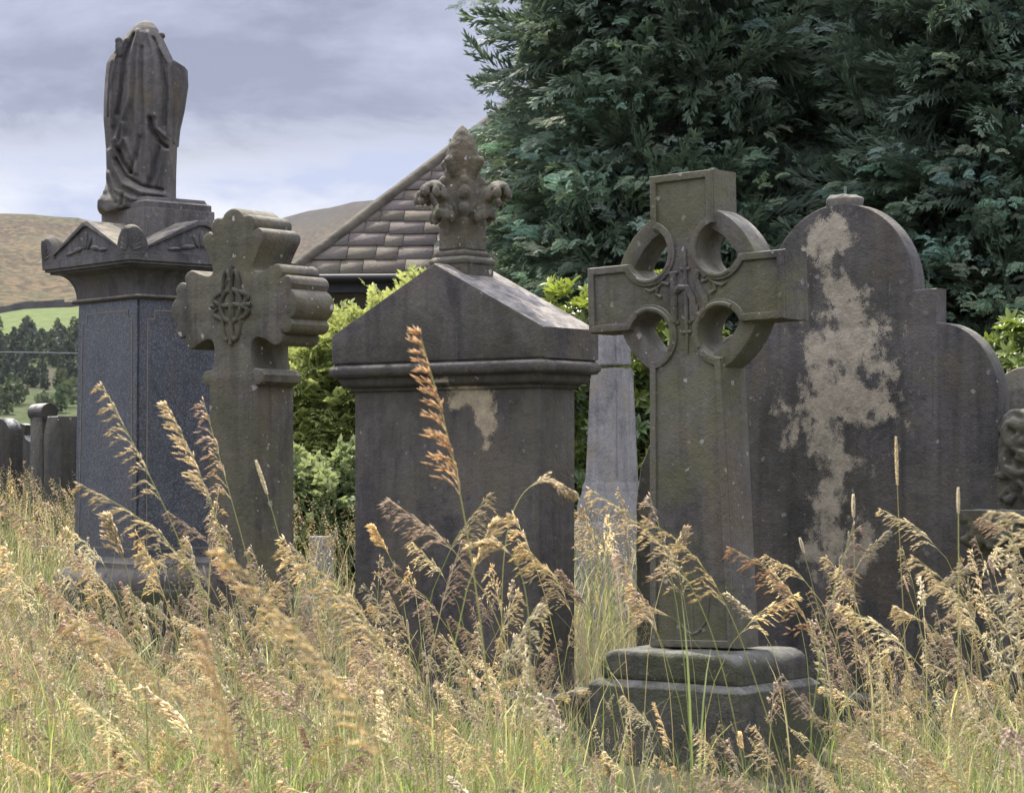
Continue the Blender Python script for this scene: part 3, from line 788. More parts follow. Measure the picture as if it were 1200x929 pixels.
# ================================================================= HOUSE
M_slate = None
def house():
    Y0 = 30.0; c = at(346, 319, Y0); g0 = gz(c.x, c.y)
    t = thing('cemetery_lodge', 'low stone lodge with a hipped stone-slate roof rising behind the shrubs', 'house', (c.x, c.y, g0), R(-4))
    ze = c.z - g0
    k = N('stone_slates')
    a = k.n('Attribute', attribute_name='tint').outputs['Color']; tc = k.n('TexCoord').outputs['Object']
    cc = k.mix(k.ramp(k.noise(tc, 6, 8, .7), .35, .65, 0, .55), a, (.13, .10, .085)); cc = k.mix(k.ramp(k.noise(tc, 2.3, 6, .7), .55, .68, 0, .5), cc, (.16, .15, .10))
    p = k.n('BsdfPrincipled', {'Base Color': cc, 'Roughness': .85})
    k.set(p.inputs['Normal'], k.n('Bump', {'Height': k.noise(tc, 22, 6, .7), 'Strength': .9, 'Distance': .02}).outputs[0])
    k.t.links.new(p.outputs[0], k.out.inputs[0]); mslate = k.m
    Wx, Wy, pit = 9.0, 6.6, R(43.5); run = Wy / 2; rise = run * math.tan(pit)
    S = Soup()
    box = np.array([(x, y, z) for x in (0, 1) for y in (0, 1) for z in (0, 1)], float)
    bt = np.array([(0, 1, 3), (0, 3, 2), (4, 6, 7), (4, 7, 5), (0, 4, 5), (0, 5, 1), (2, 3, 7), (2, 7, 6), (0, 2, 6), (0, 6, 4), (1, 5, 7), (1, 7, 3)])
    def slope(origin, ex, inward, length):
        ex = np.array(ex, float); iw = np.array(inward, float); up = iw * math.cos(pit) + np.array([0, 0, math.sin(pit)]); nrm = np.cross(ex, up)
        if nrm[2] < 0: nrm = -nrm
        q = -.10; row = 0
        while q < run / math.cos(pit):
            hgt = .285 - .012 * row; hgt = max(hgt, .16)
            pos = q * math.cos(pit); x = pos - .02 + random.uniform(-.2, 0)
            while x < length - pos:
                w = random.uniform(.24, .56) * (hgt / .285) ** .5
                x0 = max(x, pos - .02); x1 = min(x + w - .008, length - pos + .02)
                if x1 - x0 > .06:
                    v = box.copy(); th = random.uniform(.014, .026); lift = random.uniform(0, .012)
                    U = q + random.uniform(-.018, .018)
                    uu = (U + v[:, 1:2] * (hgt + .1)); xx = x0 + v[:, :1] * (x1 - x0)
                    xx = np.clip(xx, uu * math.cos(pit) - .01, length - uu * math.cos(pit) + .01)
                    P = np.array(origin) + xx * ex + uu * up + (.012 + lift + v[:, 2:] * th + (1 - v[:, 1:2]) * random.uniform(.014, .022)) * nrm
                    c_ = np.array([.155, .136, .108]) * random.uniform(.75, 1.18) * np.array([1, random.uniform(.92, 1.03), random.uniform(.82, 1.06)])
                    S.add(P, bt, c_)
                x += w
            q += hgt; row += 1
    slope((0, 0, ze), (1, 0, 0), (0, 1, 0), Wx)
    slope((0, Wy, ze), (0, -1, 0), (1, 0, 0), Wy)
    slope((Wx, 0, ze), (0, 1, 0), (-1, 0, 0), Wy)
    slope((Wx, Wy, ze), (-1, 0, 0), (0, -1, 0), Wx)
    V, T, Cc = S.arrays()
    rf = soup('roof', V, T, mslate, t, Cc, smooth=False)
    # underlay so no light shows between slates
    u = MB(); bm = u.bm
    a_, b_, c_, d_ = [bm.verts.new(p) for p in ((-.02, -.02, ze - .02), (Wx + .02, -.02, ze - .02), (Wx + .02, Wy + .02, ze - .02), (-.02, Wy + .02, ze - .02))]
    e_, f_ = bm.verts.new((run, run, ze + rise - .02)), bm.verts.new((Wx - run, run, ze + rise - .02))
    for q in ((a_, b_, f_, e_), (b_, c_, f_), (c_, d_, e_, f_), (d_, a_, e_), (d_, c_, b_, a_)): bm.faces.new(q)
    u.build('roof_boarding', plain('dark_boarding', (.03, .027, .024)), rf)
    h = MB(); mh = plain('mossy_ridge_stone', (.085, .074, .052), .9, 0, .45, 5, .6)
    for p, q in (((0, 0, ze), (run, run, ze + rise)), ((0, Wy, ze), (run, run, ze + rise)), ((Wx, 0, ze), (Wx - run, run, ze + rise)), ((run, run, ze + rise), (Wx - run, run, ze + rise))):
        p = Vector(p); q = Vector(q); n = max(2, int((q - p).length / .45)); d = (q - p) / n
        for i in range(n):
            o = Vector((random.uniform(-.006, .006), 0, random.uniform(.0, .012) + .03))
            h.tube([p + d * i + o, p + d * (i + .5) + o, p + d * (i + 1.02) + o], [.088, .092, .09], 8)
    h.build('ridge_stones', mh, rf, 50)
    md = plain('black_gutter', (.012, .012, .013), .5)
    g = MB(); g.tube([(-.1, -.13, ze - .09), (Wx / 2, -.13, ze - .09), (Wx + .1, -.13, ze - .09)], .055, 10); g.tube([(-.13, -.1, ze - .09), (-.13, Wy, ze - .09)], .055, 10); g.build('gutter', md, t, 50)
    g = MB(); g.box(-.06, Wx + .06, -.06, -.02, ze - .26, ze - .025); g.box(-.06, -.02, -.019, Wy, ze - .26, ze - .025); g.build('fascia_board', plain('dark_paint', (.02, .02, .024), .6), t)
    g = MB(); g.box(-.018, Wx, -.018, Wy, ze - .25, ze - .22); g.build('soffit', plain('dark_soffit', (.02, .02, .022), .8), t)
    kk = N('coursed_stone'); tc = kk.n('TexCoord').outputs['Object']
    br = kk.n('TexBrick', {'Vector': kk.n('Mapping', {'Vector': tc, 'Rotation': (R(90), 0, 0)}).outputs[0], 'Color1': (.24, .21, .16), 'Color2': (.15, .135, .11), 'Mortar': (.2, .19, .17), 'Scale': 1.0, 'Mortar Size': .015, 'Brick Width': .48, 'Row Height': .2})
    p = kk.n('BsdfPrincipled', {'Base Color': kk.mix(kk.ramp(kk.noise(tc, 5, 6), .3, .7, 0, .5), br.outputs[0], (.07, .065, .055)), 'Roughness': .9}); kk.t.links.new(p.outputs[0], kk.out.inputs[0])
    w = MB(); w.box(.35, Wx - .35, .35, Wy - .35, -.3, ze - .2); w.build('wall', kk.m, t)
    fr = plain('white_window_frame', (.7, .7, .68), .5); gl = plain('dark_glass', (.02, .023, .027), .1)
    for wx in (1.6, 4.4, 7.0):
        w = MB(); w.plate([[(wx, .95), (wx + .9, .95), (wx + .9, 2.15), (wx, 2.15)], [(wx + .08, 1.03), (wx + .82, 1.03), (wx + .82, 2.07), (wx + .08, 2.07)]], .32, .352, 0)
        w.box(wx + .43, wx + .47, .325, .35, 1.04, 2.06); wd = w.build('window', fr, t)
        w = MB(); w.box(wx + .07, wx + .83, .338, .352, 1.02, 2.08); w.build('pane', gl, wd)
house()

# ================================================================= FOLIAGE TEMPLATES
def tri_strip(path, widths, side):
    """flat ribbon along a path: V, T"""
    path = np.asarray(path, float); side = np.asarray(side, float)
    n = len(path); V = np.empty((2 * n, 3))
    V[0::2] = path - side * np.asarray(widths)[:, None] / 2; V[1::2] = path + side * np.asarray(widths)[:, None] / 2
    T = []
    for i in range(n - 1):
        a = 2 * i; T += [(a, a + 1, a + 3), (a, a + 3, a + 2)]
    return V, np.array(T)
def frond(r, length=.42, nf=15):
    """flat feathery cypress spray: main axis +y, in the xy plane, tips drooping"""
    V, T, C = [], [], []; n = 0
    def sliver(p, d, L, w, c, droop):
        nonlocal n
        s = np.cross(d, [0, 0, 1.0]); s /= np.linalg.norm(s) + 1e-9
        s = s * .9 + np.array([0, 0, r.uniform(-.6, .6)]); s /= np.linalg.norm(s)
        m = p + d * L * .5 + [0, 0, -droop * .35]; e = p + d * L + [0, 0, -droop]
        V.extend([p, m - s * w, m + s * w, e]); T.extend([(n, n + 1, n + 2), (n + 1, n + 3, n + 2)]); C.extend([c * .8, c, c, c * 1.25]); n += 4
    for i in range(nf):
        u = (i + .4) / nf; p = np.array([0, u * length, .05 * math.sin(u * 2.5) - .10 * u ** 2.2 * 1.2])
        for sd in (-1, 1):
            an = R(r.uniform(20, 40)); d = np.array([sd * math.sin(an), math.cos(an), r.uniform(-.25, .1)]); d /= np.linalg.norm(d)
            L = length * (.32 * (1 - u) ** .7 + .09) * r.uniform(.75, 1.15)
            c = np.array([1, 1, 1.0]) * r.uniform(.75, 1.2)
            sliver(p, d, L, .0065, c, .02)
            k = 2
            for j in range(k):
                q = p + d * L * (.25 + .6 * j / k) + [0, 0, -.01]
                for s2 in (-1, 1):
                    an2 = an * sd + s2 * R(r.uniform(16, 32)); d2 = np.array([math.sin(an2), math.cos(an2), r.uniform(-.3, .15)]); d2 /= np.linalg.norm(d2)
                    sliver(q, d2, L * r.uniform(.32, .5), .0055, c * r.uniform(.85, 1.2), .012)
    sliver(np.array([0, length * .9, -.07]), np.array([0, .95, -.2]), .1, .008, np.array([1.2, 1.2, 1.1]), .02)
    return np.array(V), np.array(T), np.array(C)
fr_rng = np.random.default_rng(5)
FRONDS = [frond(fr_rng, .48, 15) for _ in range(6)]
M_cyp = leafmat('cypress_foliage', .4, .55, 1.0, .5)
M_bark = plain('bark', (.09, .07, .055), .95, 0, .4, 8, .8)

def conifer(label, X, Y, H, Rad, seed, n=12000, lean=0.0):
    r = np.random.default_rng(seed); g0 = gz(X, Y)
    t = thing('conifer_tree', label, 'conifer', (X, Y, g0), 0, 'dense conifers behind the graves')
    tr = MB(); tr.tube([(0, 0, -.2), (.05, 0, H * .3), (0, .05, H * .6), (0, 0, H * .97)], [.22, .17, .1, .02], 12); 
    S = Soup()
    # boughs: each a plume of sprays
    nb = n // 14
    z = H * (1 - r.uniform(0, 1, nb) ** .8 * .985) ; z = np.clip(z, .15, H)
    z = r.uniform(.1, 1, nb) * H
    ang = r.uniform(0, 2 * math.pi, nb)
    keep = ((np.sin(ang) < .3) | (r.uniform(size=nb) < .12)) & ((z < 6.9) | (r.uniform(size=nb) < .5)); z, ang = z[keep], ang[keep]; nb = len(z)
    prof = np.interp(z / H, [0, .15, .45, .75, .92, 1], [.86, 1, .97, .78, .42, .05])
    lump = 1 + .11 * np.sin(ang * 3 + z * 1.3 + seed) + .08 * np.sin(ang * 7 - z * 2.1)
    rad = Rad * prof * lump * np.where(r.uniform(size=nb) < .14, r.uniform(1.0, 1.2, nb), r.uniform(.82, 1.04, nb))
    tilt = r.uniform(.12, .6, nb)                       # upward tilt of the bough
    L = np.minimum(r.uniform(.9, 1.5, nb), np.maximum(rad * .9, .35))
    out = np.stack([np.cos(ang), np.sin(ang), np.zeros(nb)], -1)
    tip = out * rad[:, None]; tip[:, 2] = z
    limbs = tr
    for i in range(nb):
        m = r.integers(14, 22)
        u = np.sort(r.uniform(0, 1, m) ** .75)
        d0 = out[i] + np.array([0, 0, tilt[i]]); d0 /= np.linalg.norm(d0)
        side = np.array([-out[i, 1], out[i, 0], 0])
        pos = tip[i] - d0 * (L[i] * (1 - u))[:, None]
        pos[:, 2] -= .25 * u ** 2 * L[i] * .7
        spread = (1 - u * .75) * L[i] * .28
        off = r.uniform(-1, 1, m)
        pos += side * (off * spread)[:, None] + np.array([0, 0, 1]) * r.normal(0, .035, m)[:, None]
        f = d0[None] * 1 + side[None] * (off * .9)[:, None] + np.array([0, 0, 1])[None] * (-.45 * u + r.uniform(-.2, .15, m))[:, None]
        up = np.array([0, 0, .55])[None] + .42 * r.normal(size=(m, 3)) + out[i] * 1.35
        M = frame_m(f, up) * (r.uniform(.32, .6, m) * (1.05 - .35 * u))[:, None, None]
        tone = r.uniform(.72, 1.2)
        base = np.array([.225, .335, .235]) * tone
        tint = np.stack([base * q for q in r.uniform(.8, 1.25, m)])
        tint[:, 0] *= r.uniform(.85, 1.3); tint[:, 2] *= r.uniform(.8, 1.15)
        which = r.integers(0, len(FRONDS), m)
        for w in np.unique(which):
            kx = which == w; S.scatter(FRONDS[w], M[kx], pos[kx], tint[kx])
        if i % 3 == 0:
            limbs.tube([(0, 0, z[i] - rad[i] * tilt[i] * .9), tip[i] - d0 * L[i] * .75], [.035, .012], 5)
    # sparse inner sprays, larger, filling the crown; shade of the gaps painted into their tint
    ni = n // 8; zi = r.uniform(.05, .93, ni) * H; ai = r.uniform(0, 2 * math.pi, ni)
    ri = Rad * np.interp(zi / H, [0, .15, .45, .75, 1], [.86, 1, .95, .62, .05]) * r.uniform(.25, .68, ni)
    o = np.stack([np.cos(ai), np.sin(ai), np.zeros(ni)], -1); P = o * ri[:, None]; P[:, 2] = zi
    M = frame_m(o + r.normal(0, .4, (ni, 3)), r.normal(0, 1, (ni, 3))) * r.uniform(1.6, 2.6, ni)[:, None, None]
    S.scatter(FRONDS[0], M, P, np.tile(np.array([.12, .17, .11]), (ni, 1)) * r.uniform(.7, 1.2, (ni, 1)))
    S.build('crown', M_cyp, t)
    tr.build('trunk', M_bark, t, 60)
    return t
def conifer_copy(src, label, X, Y, rot, scale):
    t = src.copy(); COL.objects.link(t); t.location = (X, Y, gz(X, Y)); t.rotation_euler = (0, 0, rot); t.scale = scale; t['label'] = label
    for ch in list(src.children):
        c = ch.copy(); COL.objects.link(c); c.parent = t
c1 = conifer('dark feathery conifer with sky beside its ragged left edge, behind the leafy finial', (782 - CX) * 24.5 / F, 24.5, 8.4, 2.08, 3)
c2 = conifer('dark feathery conifer in the middle of the row, behind the arched headstone', (985 - CX) * 25.5 / F, 25.5, 8.0, 2.15, 8)
conifer_copy(c1, 'dark feathery conifer with paler drooping tips, at the right end of the row', (1165 - CX) * 23.6 / F, 23.6, R(24), (1, 1, .9))
conifer_copy(c2, 'dark conifer filling the gap between the ragged-edged tree and the middle one', (880 - CX) * 26.6 / F, 26.6, R(-28), (.9, .9, 1.04))

# ---------------------------------------------------------------- broad-leaved shrubs
def leaf_tpl(L, w, fold=.25, droop=.15):
    P = [(0, 0, 0), (-w / 2, L * .35, w * fold), (w / 2, L * .35, w * fold), (0, L * .4, 0), (-w * .38, L * .7, w * fold * .8 - droop * L * .4), (w * .38, L * .7, w * fold * .8 - droop * L * .4), (0, L * .75, -droop * L * .45), (0, L, -droop * L)]
    T = [(0, 3, 1), (0, 2, 3), (1, 3, 6), (1, 6, 4), (3, 2, 5), (3, 5, 6), (4, 6, 7), (6, 5, 7)]
    return np.array(P, float), np.array(T), np.ones((8, 3))
def whorl(r, n, L, w, up=.6):
    S = Soup()
    for i in range(n):
        a = 2 * math.pi * i / n + r.uniform(-.25, .25); e = up + r.uniform(-.3, .3)
        f = np.array([[math.cos(a) * math.cos(e), math.sin(a) * math.cos(e), math.sin(e)]])
        M = frame_m(f, np.array([[0, 0, 1.0]])) * r.uniform(.75, 1.15)
        S.scatter(leaf_tpl(L, w), M, np.zeros((1, 3)), np.ones((1, 3)) * r.uniform(.85, 1.15))
    return S.arrays()
def pinnate(r, n=6, L=.30):
    """compound leaf: leaflets in pairs along a rachis +y"""
    S = Soup()
    for i in range(n):
        u = (i + 1) / n
        for sd in (-1, 1):
            f = np.array([[sd * .8, .55, -.15]]); S.scatter(leaf_tpl(L * .36 * (1.1 - .4 * u), L * .13), frame_m(f, np.array([[0, 0, 1.0]])), np.array([[0, u * L * .85, -.08 * u * u]]), np.ones((1, 3)) * r.uniform(.85, 1.15))
    S.scatter(leaf_tpl(L * .36, L * .13), frame_m(np.array([[0, 1.0, -.3]]), np.array([[0, 0, 1.0]])), np.array([[0, L * .85, -.08]]), np.ones((1, 3)))
    return S.arrays()
M_leaf = leafmat('shrub_leaves', .42, .45, 1.15, .4)
M_gloss = leafmat('glossy_leaves', .3, .3, 1.2, .5)
def shrub(name, label, cat, px, Y, blobs, n, tpls, col_top, col_low, mat, seed, group=None, tipbias=0.0):
    """blobs: (dx, dz, rx, ry, rz) in metres from the root"""
    r = np.random.default_rng(seed); X = (px - CX) * Y / F; g0 = gz(X, Y)
    t = thing(name, label, cat, (X, Y, g0), 0, group)
    S = Soup(); vol = np.array([b[2] * b[4] for b in blobs]); vol = vol / vol.sum(); st = MB()
    for b, share in zip(blobs, vol):
        m = int(n * share)
        d = r.normal(size=(m, 3)); d /= np.linalg.norm(d, axis=1, keepdims=True)
        d[:, 1] = -np.abs(d[:, 1]) * np.where(r.uniform(size=m) < .75, 1, -1)
        lum = 1 + .16 * wob(d * 3.2, seed) + .10 * wob(d * 7, seed + 3)
        rr = r.uniform(.35, 1.0, m) ** .35 * lum
        P = d * rr[:, None] * np.array([b[2], b[3], b[4]]) + np.array([b[0], 0, b[1]])
        ok = P[:, 2] > .02; P, d, rr = P[ok], d[ok], rr[ok]; m = len(P)
        f = d + r.normal(0, .5, (m, 3)) + np.array([0, 0, .35]); up = r.normal(0, .5, (m, 3)) + np.array([0, 0, 1.0])
        M = frame_m(f, up) * r.uniform(.7, 1.25, m)[:, None, None]
        if tipbias: M = np.stack([M[:, :, 0], M[:, :, 2] * -1, M[:, :, 1]], -1)      # whorls: z axis outwards
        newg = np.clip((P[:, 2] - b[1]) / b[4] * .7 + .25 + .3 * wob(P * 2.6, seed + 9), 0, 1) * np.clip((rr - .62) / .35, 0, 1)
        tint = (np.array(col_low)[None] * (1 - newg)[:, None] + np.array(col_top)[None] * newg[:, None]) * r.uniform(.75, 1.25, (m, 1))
        wh = r.integers(0, len(tpls), m)
        for w in range(len(tpls)):
            k = wh == w; S.scatter(tpls[w], M[k], P[k], tint[k])
        for q in range(8):
            e = Vector((b[0] + b[2] * r.uniform(-.7, .7), b[3] * r.uniform(-.6, .4), b[1] + b[4] * r.uniform(-.2, .7)))
            st.tube([(r.uniform(-.15, .15), 0, -.1), (e.x * .5, e.y * .4, e.z * .6), e], [.025, .016, .006], 6)
    S.build('foliage', mat, t); st.build('stems', M_bark, t, 60)
tr_ = np.random.default_rng(3)
W_RHODO = [whorl(tr_, 8, .115, .038, .55) for _ in range(4)]
W_BROAD = [whorl(tr_, 5, .06, .04, .3) for _ in range(4)]
W_PIN = [pinnate(tr_, 5, .23) for _ in range(4)]
mm = lambda px, Y: px * Y / F
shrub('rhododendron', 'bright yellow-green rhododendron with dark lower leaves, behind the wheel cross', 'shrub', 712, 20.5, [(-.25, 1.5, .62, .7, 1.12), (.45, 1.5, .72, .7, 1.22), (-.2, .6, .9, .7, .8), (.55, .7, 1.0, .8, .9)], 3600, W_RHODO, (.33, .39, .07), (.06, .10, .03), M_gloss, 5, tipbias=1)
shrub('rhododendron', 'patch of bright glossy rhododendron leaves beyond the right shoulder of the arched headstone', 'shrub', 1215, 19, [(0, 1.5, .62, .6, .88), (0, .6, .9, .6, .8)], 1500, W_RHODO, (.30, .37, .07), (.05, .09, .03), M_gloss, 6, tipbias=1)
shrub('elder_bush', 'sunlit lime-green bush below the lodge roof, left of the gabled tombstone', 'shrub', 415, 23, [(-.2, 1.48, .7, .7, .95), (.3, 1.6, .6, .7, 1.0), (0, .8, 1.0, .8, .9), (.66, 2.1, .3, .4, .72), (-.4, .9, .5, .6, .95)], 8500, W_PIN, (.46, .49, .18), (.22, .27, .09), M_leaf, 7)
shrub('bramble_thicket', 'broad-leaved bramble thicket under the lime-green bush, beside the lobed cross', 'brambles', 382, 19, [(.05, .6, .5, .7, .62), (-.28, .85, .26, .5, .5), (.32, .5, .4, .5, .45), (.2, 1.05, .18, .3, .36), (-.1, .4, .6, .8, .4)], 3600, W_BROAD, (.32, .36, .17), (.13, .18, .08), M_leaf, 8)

# ================================================================= GRASS
M_grass = leafmat('dry_meadow_grass', .5, .5, 1.1, .3)
STRAW = np.array([.66, .56, .35]); SEED = np.array([.78, .67, .47]); PINK = np.array([.66, .53, .42]); GREEN = np.array([.25, .38, .09]); OLIVE = np.array([.45, .50, .17]); PALE = np.array([.82, .74, .56]); GOLD = np.array([.76, .63, .38])
def stem_path(h, lean, nod, n=9):
    """curve in the xz plane: leans, then the head nods to -x"""
    u = np.linspace(0, 1, n); ang = lean * u + nod * np.clip((u - .55) / .45, 0, 1) ** 1.6
    d = np.stack([-np.sin(ang), np.zeros(n), np.cos(ang)], -1) * h / (n - 1)
    p = np.vstack([[0, 0, 0], np.cumsum(d[:-1], 0)]); return p
def tube3(p, rad, c0, c1):
    n = len(p); V = []; T = []
    t = np.gradient(p, axis=0); t /= np.linalg.norm(t, axis=1, keepdims=True) + 1e-9
    s1 = np.cross(t, [0.05, 1.0, 0.02]); s1 /= np.linalg.norm(s1, axis=1, keepdims=True) + 1e-9; s2 = np.cross(t, s1)
    for k in range(3):
        a = 2 * math.pi * k / 3; V.append(p + (s1 * math.cos(a) + s2 * math.sin(a)) * np.asarray(rad)[:, None])
    V = np.stack(V, 1).reshape(-1, 3)
    for i in range(n - 1):
        for k in range(3):
            a, b = i * 3 + k, i * 3 + (k + 1) % 3; T += [(a, b, b + 3), (a, b + 3, a + 3)]
    u = np.linspace(0, 1, n).repeat(3)[:, None]
    return V, np.array(T), c0 * (1 - u) + c1 * u
def spikelet(p, d, L, w, c):
    d = d / (np.linalg.norm(d) + 1e-9); s = np.cross(d, [.3, .9, .2]); s /= np.linalg.norm(s) + 1e-9; q = np.cross(d, s); m = p + d * L * .4
    V = np.array([p, m + s * w, m - .5 * s * w + .87 * q * w, m - .5 * s * w - .87 * q * w, p + d * L])
    T = np.array([(0, 1, 2), (0, 2, 3), (0, 3, 1), (4, 2, 1), (4, 3, 2), (4, 1, 3)])
    return V, T, np.stack([c * .85, c, c, c, c * 1.2])
def head(S, r, p, kind, col, size=1.0, detail=1.0):
    """seed head along path p (last points = tip)"""
    n = len(p); seg = np.linalg.norm(np.diff(p, axis=0), axis=1); cum = np.concatenate([[0], np.cumsum(seg)]); Lt = cum[-1]
    def pt(u):
        x = u * Lt; i = min(np.searchsorted(cum, x, 'right') - 1, n - 2); f = (x - cum[i]) / (seg[i] + 1e-9); return p[i] * (1 - f) + p[i + 1] * f, (p[i + 1] - p[i]) / (seg[i] + 1e-9)
    if kind == 'spike':
        m = int(70 * detail)
        for i in range(m):
            u = i / m; q, t = pt(u); a = i * 2.4; w = .0034 * size * math.sin(math.pi * (.06 + u * .93)) ** .7
            s = np.array([math.cos(a), math.sin(a), 0]); S.add(*spikelet(q + s * w * .4, t * 1.2 + s * .5, (.0035 + w * 1.1) * size, .0022 * size / detail ** .5, col * r.uniform(.8, 1.2)))
    else:
        m = int((11 if kind == 'open' else 16) * max(.55, detail ** .5))
        for i in range(m):
            u = (i + r.uniform(-.2, .2)) / m; u = min(max(u, 0), .97); q, t = pt(u)
            for _ in range(2 if (detail > .6 and (kind == 'dense' or i % 2 == 0)) else 1):
                bl = (.062 if kind == 'open' else .038) * size * (1 - u) ** .6 * r.uniform(.65, 1.2) + .012
                a = r.uniform(0, 6.3); sd_ = np.array([math.cos(a) * .8 - .45, math.sin(a) * .9, 0])
                d0 = t + sd_ * (.45 if kind == 'open' else .3); d0 /= np.linalg.norm(d0)
                d1 = d0 * .45 + np.array([-.25, 0, -.62 if kind == 'open' else -.25]); d1 /= np.linalg.norm(d1)
                mid_ = q + d0 * bl * .5; e = mid_ + d1 * bl * .5
                if detail > .6:
                    V, T = tri_strip([q, mid_, e], [.0008 * size] * 3, np.cross(d0, [0.2, 1, .1])); S.add(V, T, col * .75)
                k = max(1, int((7 if kind == 'open' else 7) * detail))
                for j in range(k):
                    f = .25 + .75 * (j + .5) / k; c = col * r.uniform(.72, 1.22)
                    base = q + d0 * bl * f if f < .5 else mid_ + d1 * bl * (f - .5)
                    dd = (d0 * (1 - f) + d1 * f) + r.normal(0, .2, 3)
                    S.add(*spikelet(base, dd, .0135 * size * r.uniform(.8, 1.25), .0016 * size * (1 + .6 * (detail < .6)), c))
        q, t = pt(.98); S.add(*spikelet(q, t, .012 * size, .002 * size, col))
def blade(r, L, w, bend, col0, col1, n=6):
    u = np.linspace(0, 1, n); ang = .12 + bend * u ** 1.4
    d = np.stack([np.sin(ang), np.zeros(n), np.cos(ang)], -1) * L / (n - 1); p = np.vstack([[0, 0, 0], np.cumsum(d[:-1], 0)])
    V, T = tri_strip(p, w * (1 - u ** 2.2) + .0004, np.array([0, 1, 0])); uu = u.repeat(2)[:, None]
    return V, T, col0 * (1 - uu) + col1 * uu
def make_stem(r, h, kind, detail, lean, nod, col, scol0, scol1, thick=.0015, hl=.2, size=1.0):
    S = Soup(); p = stem_path(h, lean, nod, 11 if detail > .6 else 7)
    S.add(*tube3(p, np.linspace(thick, thick * .45, len(p)), scol0, scol1))
    fine = np.array([np.interp(np.linspace(0, 1, 25), np.linspace(0, 1, len(p)), p[:, k]) for k in range(3)]).T
    k0 = int(25 * (1 - hl / h)); head(S, r, fine[max(k0, 3):], kind, col, size, detail)
    for _ in range(2 if detail > .6 else 1):
        i = r.integers(1, len(p) // 2 + 1); V, T, C = blade(r, r.uniform(.18, .36) * h, .0055, r.uniform(.5, 2.2), scol0, scol1 * .9)
        a = r.uniform(0, 6.28); V = V @ rotz_m(np.array(a)).T + p[i]; S.add(V, T, C)
    return S.arrays()
gr = np.random.default_rng(42)
def variants(n, detail, hs=(.85, 1.2), size=1.0, thick=.0015, nods=(.25, 1.5)):
    out = []
    for i in range(n):
        kind = gr.choice(['open', 'dense', 'spike'], p=[.72, .19, .09])
        col = {0: SEED, 1: PINK, 2: PALE, 3: GOLD}[int(gr.choice(4, p=[.45, .25, .2, .1]))] * gr.uniform(.85, 1.15)
        g = gr.uniform(); s0 = GREEN * (1 - g) + STRAW * g; s1 = OLIVE * (1 - g) + STRAW * g
        h = gr.uniform(*hs)
        out.append(make_stem(gr, h, kind, detail, gr.uniform(.05, .4), 0.1 if kind == 'spike' else gr.uniform(*nods), col, s0, s1, thick, gr.uniform(.13, .24) if kind != 'spike' else gr.uniform(.05, .09), size))
    return out
NEAR = variants(40, 1.0, size=1.0)
ARCH = variants(40, 1.0, (.55, .85), 1.15, .0017, (1.1, 2.3))
SLIM = variants(30, 1.0, (1.0, 1.25), .8, .0015, (.1, .9))
TALL = variants(40, 1.0, (1.0, 1.3), 1.25, .0019)
FAR = variants(16, .34, (.7, 1.0), 1.35, .0018)
BLADES = []
for i in range(26):
    g = gr.uniform() ** .8; c0 = GREEN * (1 - g) + OLIVE * g; c1 = OLIVE * (1 - g) + STRAW * g
    if i % 4 == 0: c0 = np.array([.07, .12, .03]); c1 = np.array([.11, .18, .04])
    if i % 4 == 1: c0 = STRAW * .8; c1 = PALE
    BLADES.append(blade(gr, gr.uniform(.35, .8), gr.uniform(.003, .0065), gr.uniform(.4, 2.4), c0 * .85, c1))
GREENS = []
for i in range(26):
    g = gr.uniform() ** 1.2; c0 = GREEN * (1 - g) + OLIVE * g; c1 = GREEN * 1.1 * (1 - g) + STRAW * g
    if i % 3 == 0: c0 = np.array([.06, .11, .025]); c1 = np.array([.12, .22, .04])
    if i % 6 == 1: c0 = np.array([.22, .30, .05]); c1 = np.array([.42, .50, .10])
    GREENS.append(blade(gr, gr.uniform(.4, .95), gr.uniform(.003, .007), gr.uniform(.15, 1.9), c0 * .85, c1))
THATCH = []
for i in range(12):                                    # dead bent stalks lying through the grass
    p = stem_path(gr.uniform(.6, 1.0), gr.uniform(.4, 1.3), gr.uniform(0, 1.2), 6); g = gr.uniform(.7, 1.1)
    THATCH.append(tube3(p, np.linspace(.0016, .0008, 6), STRAW * g, PALE * g))
# plots where stones stand, seen from above: centre, yaw, half sizes
BLOCK = [(.83, 10.28, A, .40, .33), (-.253, 12.18, A, .72, .30), (-1.43, 13.11, R(40), .36, .3), (1.57, 11.24, A, 1.22, .25), (-2.164, 14.6, R(50), .47, .47), (.773, 18.5, R(36), .36, .36)]
def clear(x, y, grow=.0):
    ok = np.ones(len(x), bool)
    for cx, cy, a, hx, hy in BLOCK:
        dx, dy = x - cx, y - cy; lx = dx * math.cos(a) - dy * math.sin(a); ly = dx * math.sin(a) + dy * math.cos(a)
        ok &= ~((np.abs(lx) < hx + grow) & (np.abs(ly) < hy + grow))
    return ok
def spots_(n, y0, y1, margin=1.25, pw=1.0):
    y = np.sqrt(gr.uniform(size=n) ** pw * (y1 ** 2 - y0 ** 2) + y0 ** 2); x = gr.uniform(-1, 1, n) * .2143 * y * margin
    ok = clear(x, y); return x[ok], y[ok]
def top_limit(px, y):
    """how high (m) the meadow grows, by place: low before the wheel cross, taller to the left"""
    w = np.interp(px, [0, 80, 300, 420, 560, 680, 760, 980, 1060, 1200], [1.0, 1.0, 1.02, .98, .95, .86, .78, .82, .95, 1.0])
    return w * (1 - .5 * near_stone(px / F * y - CX / F * y, y)[0])
